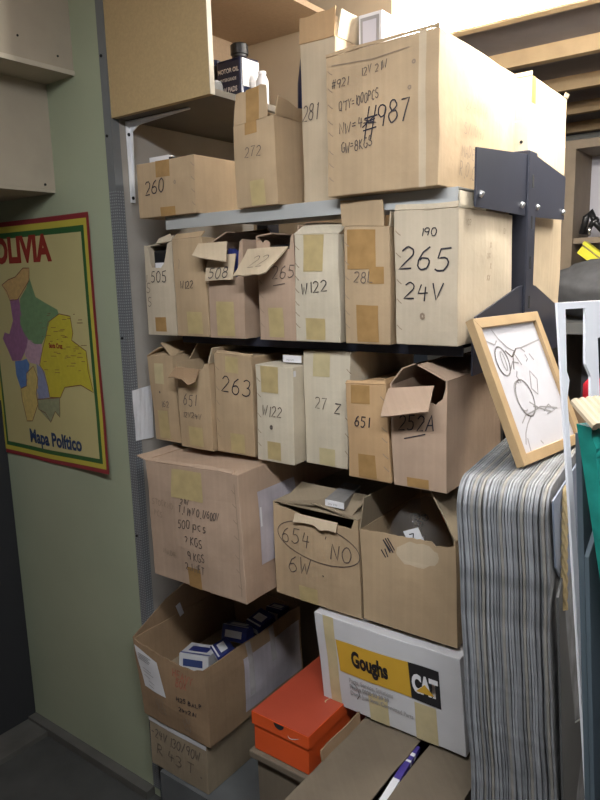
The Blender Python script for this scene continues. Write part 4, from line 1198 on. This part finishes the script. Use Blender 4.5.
# white parts carton with the yellow banner
c = Carton('cardboard_box', 'white carton with a yellow Goughs banner and black CAT emblem', ((-0.945, .868), (-0.545, .872), (-0.917, .630), (-0.528, .634)), 1.300, 0.095, M['white_card'], group=GB, amp=.003)
c.patch('F', 0, 0, 0, 0, M['cat_yellow'], 'banner', quad=((.155, .77), (.67, .80), (.165, .43), (.675, .43)), off=.0018)
c.patch('F', 0, 0, 0, 0, M['black'], 'emblem', quad=((.67, .80), (.865, .80), (.675, .43), (.865, .415)), off=.0019)
def on(cc, u, v, off=.0028):
    sw, sh = cc.size('F')
    return lambda a, b: cc.S('F', u + a / sw, v + b / sh, off)
obj('banner_lettering', font_mesh('Goughs', .054, on(c, .265, .545), bold=.0026, sx=.62), M['black'], c.root)
obj('emblem_lettering', font_mesh('CAT', .056, on(c, .688, .52), bold=.0036, sx=.59), M['white_paper'], c.root)
bm = B(); bm.faces.new([bm.verts.new(on(c, .77, .52, .0034)(a, b)) for a, b in ((-.024, .0), (.024, .0), (0, .022))])
obj('emblem_triangle', bm, M['cat_yellow'], c.root)
obj('small_print', font_mesh('Parts, Service, Solutions', .016, on(c, .23, .345), bold=.0002, sx=.82), M['ink_grey'], c.root)
obj('small_print', font_mesh('Phone 0800 93 39 39', .016, on(c, .23, .275), bold=.0006, sx=.82), M['ink_grey'], c.root)
obj('small_print', font_mesh('Don’t Just Stop, Committed Parts', .016, on(c, .23, .205), bold=.0002, sx=.82), M['ink_grey'], c.root)
c.patch('F', .07, .15, .0, 1.0, M['tape_pale'], 'tape'); c.patch('F', .36, .50, .0, .30, M['tape_pale'], 'tape'); c.patch('F', .69, .83, .0, .40, M['tape_pale'], 'tape')
c.ink([('F', [[(0, .03), (.012, .018), (.014, .0), (.006, -.012)]], .26, .22, 0, .003, {})], 'crease', M['ink_soft'])

# brown carton in the lower right corner with a slot between its flaps
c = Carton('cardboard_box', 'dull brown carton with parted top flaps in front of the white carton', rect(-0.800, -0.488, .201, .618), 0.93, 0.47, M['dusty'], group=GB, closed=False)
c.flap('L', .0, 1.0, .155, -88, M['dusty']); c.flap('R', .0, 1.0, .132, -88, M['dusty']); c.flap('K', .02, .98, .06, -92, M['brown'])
c.flap('L', .40, .76, .028, 8, M['brown'], v=1.0)
o = thing('lamp_packet', 'long purple and white packet in the slot of the dull brown carton', 'packet', (-0.626, 1.16, .60))
a0, a1 = Vector((-0.645, 1.288, .612)), Vector((-0.628, 1.075, .606))
def seg(f0, f1, w, h, dz=0):
    p, q = a0 + (a1 - a0) * f0, a0 + (a1 - a0) * f1
    return prism([p + Vector((-w, 0, dz)), p + Vector((w, 0, dz)), q + Vector((w, 0, dz)), q + Vector((-w, 0, dz))], (0, 0, h))
obj('carton', seg(0, 1, .008, .012, -.004), M['purple_pack'], o)
obj('white_panel', seg(.55, .92, .0082, .0125, -.004), M['white_paper'], o)
obj('white_band', seg(.12, .17, .0083, .0126, -.004), M['white_paper'], o)
obj('white_band', seg(.24, .27, .0083, .0126, -.004), M['white_paper'], o)

# ================================================================== STACK OF BOARDS ON THE RIGHT
HEAD = math.radians(6.0)
dvec = Vector((-math.sin(HEAD), math.cos(HEAD), 0))
nvec = Vector((math.cos(HEAD), math.sin(HEAD), 0))
BT, BH, BLN = 0.0049, 1.345, 0.53
lean = 0.062
NB = 31
def board_mesh(seed, th):
    """Upright sheet with rounded corners; local x across, y along, z up. Slightly wavy like corrugated plastic."""
    rs = random.Random(seed)
    ph = 1.3
    R = 0.055
    nseg = 26
    rows = [((BH - R) * k / nseg, 0.0) for k in range(nseg + 1)]
    rows += [(BH - R + R * math.sin(PI / 2 * k / 6), R - R * math.cos(PI / 2 * k / 6)) for k in range(1, 7)]
    bm = B()
    V = []
    for z, ins in rows:
        wob = 0.0022 * math.sin(z * 9 + ph) * math.sin(PI * z / BH) + .0010 * math.sin(z * 31 + ph * 2)
        y0 = ins + 0.006 * noise.noise(Vector((seed * 3.1, z * 7, 0)))
        V.append([bm.verts.new((wob, y0, z)), bm.verts.new((wob, BLN - ins, z)), bm.verts.new((wob + th, BLN - ins, z)), bm.verts.new((wob + th, y0, z))])
    for p, q in zip(V, V[1:]):
        for k in range(4):
            bm.faces.new((p[k], p[(k + 1) % 4], q[(k + 1) % 4], q[k]))
    bm.faces.new(V[0][::-1])
    bm.faces.new(V[-1])
    return bm


base_x0 = -0.484 + lean * BH / 1.0 * 1.0
stack0 = Vector((-0.484 + lean * BH, 1.120, 0.0))
protos = []
for k in range(NB):
    seed = k % 6
    if k < 6:
        bm = board_mesh(seed, BT * (0.70 + .11 * (k % 3)))
        bmesh.ops.recalc_face_normals(bm, faces=bm.faces)
        me = bpy.data.meshes.new('stacked_board')
        bm.to_mesh(me); bm.free()
        me.materials.append(EDGES[k])
        protos.append(me)
        o = bpy.data.objects.new('stacked_board', me)
    else:
        o = bpy.data.objects.new('stacked_board', protos[(k * 5 + k // 7) % 6])
    col.objects.link(o)
    p = stack0 + nvec * (BT * 1.06 * k) + dvec * (rnd.random() * 0.010)
    sh = lean
    X = Vector((nvec.x, nvec.y, 0)); Y = dvec
    Z = (Vector((0, 0, 1)) - nvec * sh)
    mwx = Matrix((X, Y, Z)).transposed().to_4x4()
    ang = math.atan(sh)
    rot = Matrix.Rotation(HEAD, 4, 'Z') @ Matrix.Rotation(-ang, 4, 'Y')
    o.matrix_world = Matrix.Translation(p + Vector((0, 0, 0.0))) @ rot
    tag(o, 'thin grey board with rounded corners in the tight upright stack at right', 'board', 'upright stack of thin grey boards')

# things hanging at the right face of the stack
fx = stack0 + nvec * (BT * 1.06 * NB + .003)
def face_pt(y, z, off=0.0):
    return fx + dvec * y + nvec * (off - lean * z) + Vector((0, 0, z))
bm = prism([face_pt(y, z) for y, z in ((.02, 1.325), (.30, 1.325), (.30, 1.12), (.10, 1.14), (.03, 1.20))], nvec * .003)
tag(obj('plastic_offcut', bm, M['bluegrey'], origin=face_pt(.02, 1.12)), 'lilac-grey plastic offcut at the top right of the board stack', 'sheet')
bm = prism([face_pt(y, z, .004) for y, z in ((.015, 0.0), (.02, 1.15), (.06, 1.17), (.09, 1.05), (.16, .82), (.30, .75), (.16, .66), (.10, .50), (.10, 0.0))], nvec * .004)
tag(obj('cut_sheet', bm, M['charcoal'], origin=face_pt(.02, 0)), 'charcoal cut-out sheet with a pointed edge beside the board stack', 'sheet')
pts = [face_pt(.115 - .055 * (k / 24) ** .5, 1.325 - .215 * (k / 24) ** 1.2, .010) for k in range(25)]
bm = B()
for ph in (0, PI * 2 / 3, PI * 4 / 3):
    add_tube(bm, [p + Vector((.0032 * math.cos(k * .9 + ph), .0032 * math.sin(k * .9 + ph), 0)) for k, p in enumerate(pts)], .0034, 6)
tag(obj('twisted_cord', bm, M['rope'], origin=pts[-1]), 'gold twisted cord hanging beside the board stack', 'cord')
bm = prism([face_pt(y, z, .010) for y, z in ((.03, .70), (.06, .66), (.07, .56), (.035, .55))], nvec * .002)
tag(obj('plastic_tag', bm, M['dark_red'], origin=face_pt(.03, .55)), 'dark red tag low on the charcoal cut-out sheet', 'tag')

# ------------------------------------------------------------------ framed drawing leaning on the bracket, standing on the boards
BLp = Vector((-0.4035, 1.249, 1.3495)); fd = Vector((math.sin(math.radians(9.75)), math.cos(math.radians(9.75)), 0))
fw, fh, la = 0.264, 0.302, math.radians(23.5)
fn0 = Vector((-fd.y, fd.x, 0))
fu = Vector((0, 0, 1)) * math.cos(la) + fn0 * math.sin(la)
fn = fd.cross(fu)          # out of the picture, towards the viewer
if fn.x < 0: fn = -fn
def fp(a, b, o=0.0): return BLp + fd * a + fu * b + fn * o
t = thing('picture_frame', 'pale wooden frame with a pencil drawing, leaning on top of the board stack', 'framed picture', BLp)
fb = 0.021
def bar(a0, b0, a1, b1, a2, b2, a3, b3):
    return prism([fp(a0, b0, -.016), fp(a1, b1, -.016), fp(a2, b2, -.016), fp(a3, b3, -.016)], fn * .018)
obj('rail', bar(0, 0, fw, 0, fw - fb, fb, fb, fb), M['frame_wood'], t, bevel=.001)
obj('rail', bar(0, fh, fb, fh - fb, fw - fb, fh - fb, fw, fh), M['frame_wood'], t, bevel=.001)
obj('rail', bar(0, 0, fb, fb, fb, fh - fb, 0, fh), M['frame_wood'], t, bevel=.001)
obj('rail', bar(fw, 0, fw, fh, fw - fb, fh - fb, fw - fb, fb), M['frame_wood'], t, bevel=.001)
paper = obj('drawing_paper', prism([fp(fb, fb, -.008), fp(fw - fb, fb, -.008), fp(fw - fb, fh - fb, -.008), fp(fb, fh - fb, -.008)], fn * .002), M['sketch'], t)
obj('backing', prism([fp(.004, .004, -.015), fp(fw - .004, .004, -.015), fp(fw - .004, fh - .004, -.015), fp(.004, fh - .004, -.015)], fn * .004), M['brown'], t)
iw, ih = fw - 2 * fb, fh - 2 * fb
def dp(a, b): return fp(fb + a * iw, fb + b * ih, -.0053)
S_ = [[(.04, .90), (.10, .88), (.17, .86), (.22, .89)], [(.20, .98), (.26, .90), (.36, .82), (.46, .78)],
      arc(.20, .72, .10, .12, 20, 380, 18), arc(.22, .72, .03, .08, 0, 360, 10), [(.30, .80), (.38, .74), (.50, .80), (.60, .80), (.98, .84)], [(.34, .64), (.40, .74), (.48, .79)],
      [(.28, .64), (.36, .70), (.46, .68)], [(.44, .76), (.50, .66)], arc(.36, .40, .14, .15, 0, 375, 20), arc(.30, .42, .09, .12, 60, 290, 12),
      [(.52, .46), (.60, .60), (.68, .52), (.60, .40), (.52, .46)], [(.38, .52), (.34, .58), (.38, .62)], [(.62, .74), (.64, .70), (.60, .68)], [(.58, .80), (.64, .76)], [(.70, .74), (.75, .68)],
      [(.16, .22), (.26, .27), (.40, .28), (.56, .30), (.70, .28), (.86, .25)], [(.44, .32), (.58, .28), (.72, .24)], [(.60, .26), (.72, .30), (.80, .24), (.64, .23)], [(.10, .06), (.16, .14), (.24, .20), (.34, .25)],
      [(.14, .0), (.16, .10)], [(.40, .36), (.52, .30)], [(.36, .05), (.39, .02)]]
bm = B()
def stroke_set(bm, S_, wd):
    add_strokes(bm, lambda a, b: dp(a / iw, b / ih), [[(x * iw, y * ih) for x, y in s] for s in S_], wd)
stroke_set(bm, S_, .0040)
obj('pencil_lines', bm, M['ink_grey'], paper)
bm = B()
stroke_set(bm, [S_[2], S_[8], S_[4][:3], S_[5]], .0042)
obj('dark_lines', bm, M['ink_soft'], paper)

# ------------------------------------------------------------------ white plastic cut-out sheet, standing right of the stack
WY = 1.03
wl = 0.10       # leans left
hd = math.radians(28)
wd_ = Vector((math.sin(hd), math.cos(hd), 0)); wn = Vector((math.cos(hd), -math.sin(hd), 0))
W0 = Vector((-0.2955, WY, 1.670))     # top front corner
def wp(y, z, off=0.0):
    return W0 + wd_ * y + Vector((wl * (1.670 - z), 0, z - 1.670)) + wn * off
def strip(poly, off=0.0, th=.005):
    return prism([wp(y, z, off) for y, z in poly], wn * th)
t = thing('cut_out_sheet', 'upright white plastic sheet with slot-shaped windows at the right edge', 'sheet', wp(0, 0.0))
bm = B()
add_prism(bm, [wp(*p) for p in [(0, 0.0), (0, 1.67), (.0150, 1.66), (.0105, 1.568), (.0150, 1.555), (.0085, 1.529), (.0115, 1.2), (.0115, 0.0)]], wn * .005)
add_prism(bm, [wp(*p) for p in [(0, 1.67), (.45, 1.67), (.45, 1.66), (.015, 1.66)]], wn * .005)
add_prism(bm, [wp(*p) for p in [(.056, 1.66), (.45, 1.66), (.45, 1.614), (.078, 1.614), (.0595, 1.556), (.050, 1.576)]], wn * .005)
add_prism(bm, [wp(*p) for p in [(.0595, 1.556), (.078, 1.614), (.076, 1.514), (.074, 1.2), (.0555, 1.2), (.0555, 1.5)]], wn * .005)
add_prism(bm, [wp(*p) for p in [(.115, 1.614), (.45, 1.614), (.45, 0.0), (.115, 0.0)]], wn * .005)
add_prism(bm, [wp(*p) for p in [(.0115, 0.0), (.0115, 1.2), (.115, 1.2), (.115, 0.0)]], wn * .005)
obj('sheet', bm, M['white_sheet'], t)

# slate sheet in front of it, blue-grey board, teal packet, corrugated card
def lean_slab(name, label, cat, top, hgt, length, th, hd_, ln, m, cut=None):
    d = Vector((math.sin(hd_), math.cos(hd_), 0)); n_ = Vector((math.cos(hd_), -math.sin(hd_), 0))
    T = Vector(top)
    def q(y, z): return T + d * y + Vector((ln * (T.z - z), 0, z - T.z))
    prof_ = cut or [(0, 0), (0, T.z), (length, T.z), (length, 0)]
    bm = prism([q(y, z) for y, z in prof_], n_ * th)
    return tag(obj(name, bm, m, origin=q(0, 0), bevel=.0008), label, cat)


lean_slab('slate_sheet', 'dark slate-blue board standing in front of the white cut-out sheet', 'board', (-0.231, 0.92, 1.504), 1.5, .35, .009, math.radians(20), .07, M['slate'])
lean_slab('slate_sheet', 'second slate board with a slanted top corner, in front of the first', 'board', (-0.2125, 0.90, 1.426), 1.4, .3, .007, math.radians(24), .07, M['slate'],
          cut=[(0, 0), (0, 1.342), (.045, 1.426), (.3, 1.426), (.3, 0)])
lean_slab('blue_board', 'blue-grey board at the right edge, nearest the viewer', 'board', (-0.135, .80, 1.40), 1.4, .35, .006, math.radians(26), .03, M['bluegrey'])
t = thing('film_packet', 'crinkled teal film packet with pale letters beside the white sheet', 'packet', (-0.14, .90, 1.40))
td = Vector((math.sin(math.radians(30)), math.cos(math.radians(30)), 0)); tn = Vector((math.cos(math.radians(30)), -math.sin(math.radians(30)), 0))
T0 = Vector((-0.2055, .86, 1.526))
def tp(y, z, off): return T0 + td * y + tn * off + Vector((.19 * (T0.z - z), 0, z - T0.z))
bm = B()
ny, nz = 22, 46
def crump(y, z):
    return .006 * noise.noise(Vector((y * 60, z * 45, 1))) + .004 * noise.noise(Vector((y * 140, z * 120, 4)))
g = [[bm.verts.new(tp(.20 * i / ny, 1.23 + .298 * j / nz, .012 + crump(.20 * i / ny, 1.23 + .298 * j / nz))) for j in range(nz + 1)] for i in range(ny + 1)]
g2 = [[bm.verts.new(tp(.20 * i / ny, 1.23 + .298 * j / nz, -.012)) for j in (0, nz)] for i in (0, ny)]
for i in range(ny):
    for j in range(nz): bm.faces.new((g[i][j], g[i + 1][j], g[i + 1][j + 1], g[i][j + 1]))
bm.faces.new((g2[0][0], g2[0][1], g2[1][1], g2[1][0]))
bm.faces.new([g2[0][0], g2[0][1]] + [g[0][j] for j in range(nz, -1, -1)])
bm.faces.new([g2[1][0], g2[1][1]] + [g[ny][j] for j in range(nz, -1, -1)])
bm.faces.new([g2[0][1], g2[1][1]] + [g[i][nz] for i in range(ny, -1, -1)])
bm.faces.new([g2[0][0], g2[1][0]] + [g[i][0] for i in range(ny, -1, -1)])
obj('film', bm, M['teal'], t, smooth=False)
obj('lettering', font_mesh('NOVAR', .030, lambda a, b: tp(.004 + b, 1.500 - a, .0235), bold=.0014, sx=1.1), M['white_sheet'], t)
bm = B()
for k in range(16):
    add_tube(bm, [tp(-.006 + .011 * k, 1.5325, .026), tp(.002 + .011 * k, 1.556, -.012)], .0058, 8)
tag(obj('corrugated_card', bm, M['pale'], origin=tp(0, 1.528, 0)), 'ribbed brown corrugated card strip lying on the teal packet', 'cardboard')

# red object and bits behind the window of the white sheet
t = thing('plastic_jug', 'red plastic jug end seen through the white sheet window', 'jug', (-0.475, 2.08, 1.327))
bm = B(); lathe(bm, [(.025, 0), (.03, .01), (.03, .055), (.018, .07), (.012, .075)], -0.475, 2.08, 1.327)
obj('body', bm, M['red'], t, smooth=True)
bm = B(); lathe(bm, [(.013, .075), (.013, .083)], -0.475, 2.08, 1.327)
obj('cap', bm, M['black_plastic'], t)
c = Carton('cardboard_box', 'brown carton behind the board stack, seen under the dark bracket', rect(-0.53, -0.22, .60, 1.325), 2.02, .4, M['brown'])
t = thing('storage_crate', 'black plastic crate behind the board stack on the brown carton', 'crate', (-0.30, 2.25, 1.33))
obj('body', box(-0.48, -0.16, 2.14, 2.42, 1.327, 1.56), M['black_plastic'], t, bevel=.006)
obj('rim', box(-0.49, -0.15, 2.13, 2.43, 1.56, 1.58), M['dull'], t, bevel=.004)
struct('trim_2', box(-0.56, -0.05, 2.0, 2.5, 0.0, .60), M['dark_wall'])

# far end: wooden shelf cabinet with tools
t = thing('shelf_cabinet', 'wooden open shelf cabinet at the far right end of the room', 'cabinet', (-0.5, 3.65, 1.40))
cx, cxr, cy = -0.985, 0.10, 3.5
obj('side_panel', box(cx, cx + .05, cy, cy + .30, 1.0, 2.275), M['cab_wood'], t)
obj('side_panel', box(cxr, cxr + .05, cy, cy + .30, 1.0, 2.275), M['cab_wood'], t)
obj('top_panel', box(cx, cxr + .05, cy, cy + .30, 2.275, 2.315), M['cab_wood'], t)
obj('back_panel', box(cx, cxr + .05, cy + .30, cy + .32, 1.0, 2.315), M['lilac_panel'], t)
obj('shelf', box(cx + .05, cxr, cy + .02, cy + .30, 1.835, 1.862), M['cab_wood'], t)
obj('shelf', box(cx + .05, cxr, cy + .02, cy + .30, 1.50, 1.527), M['cab_wood'], t)
obj('plinth', box(cx, cxr + .05, cy, cy + .30, 0.0, 1.0), M['dark_wall'], t)
t = thing('tool_grip', 'black tool with looped grips on the far cabinet shelf', 'tool', (-0.88, 3.56, 1.863))
obj('grip', tube([(-0.905, 3.56, 1.880), (-0.890, 3.56, 1.96), (-0.87, 3.56, 1.985), (-0.845, 3.56, 1.93), (-0.80, 3.57, 1.880)], .016, 10), M['black_plastic'], t, smooth=True)
obj('grip', tube([(-0.88, 3.55, 1.876), (-0.86, 3.55, 1.93), (-0.83, 3.55, 1.95)], .012, 10), M['black_plastic'], t, smooth=True)
obj('jaw', tube([(-0.87, 3.55, 1.872), (-0.868, 3.54, 1.91)], .008, 8), M['silver'], t, smooth=True)
t = thing('tool_grip', 'rounded black tool case right of the looped tool on the far shelf', 'tool', (-0.74, 3.6, 1.863))
bm = B(); bmesh.ops.create_icosphere(bm, subdivisions=3, radius=1)
for v in bm.verts: v.co = Vector((-0.735 + v.co.x * .075, 3.62 + v.co.y * .05, 1.934 + v.co.z * .07))
obj('body', bm, M['charcoal'], t, smooth=True)
obj('handle', tube([(-0.78, 3.6, 1.98), (-0.735, 3.6, 2.03), (-0.69, 3.6, 1.98)], .009, 8), M['black_plastic'], t, smooth=True)
t = thing('tool_case', 'tilted yellow tool case below the far cabinet shelf', 'case', (-0.85, 3.46, 1.71))
YR = Matrix.Rotation(math.radians(38), 3, 'Y')
for nm, dims, m_ in (('body', (-.085, .085, -.03, .03, -.024, .014), M['yellow']), ('lid', (-.092, .092, -.032, .032, .021, .036), M['yellow']), ('seam', (-.088, .088, -.028, .028, .016, .023), M['dull'])):
    bm = B(); add_box(bm, *dims)
    for v in bm.verts: v.co = YR @ v.co + Vector((-0.800, 3.42, 1.755))
    obj(nm, bm, m_, t)
bm = B(); bmesh.ops.create_icosphere(bm, subdivisions=4, radius=1)
for v in bm.verts:
    d = 1 + .16 * noise.noise(v.co * 2.3) + .06 * noise.noise(v.co * 6)
    v.co = Vector((-0.72 + v.co.x * .30 * d, 3.27 + v.co.y * .16 * d, 1.622 + v.co.z * .125 * d))
t = tag(obj('cloth_bundle', bm, M['cloth'], smooth=True, origin=(-0.72, 3.27, 1.48)), 'dark grey cloth bundle lying below the yellow tool case', 'cloth')
t = thing('work_bench', 'dark bench under the grey cloth bundle at the far right', 'bench', (-0.6, 3.2, 0))
obj('top', box(-1.1, 0.2, 3.02, 3.49, 1.44, 1.485), M['charcoal'], t)
for x in (-1.06, 0.12):
    obj('leg', box(x, x + .06, 3.05, 3.11, 0, 1.44), M['charcoal'], t)
    obj('leg', box(x, x + .06, 3.40, 3.46, 0, 1.44), M['charcoal'], t)
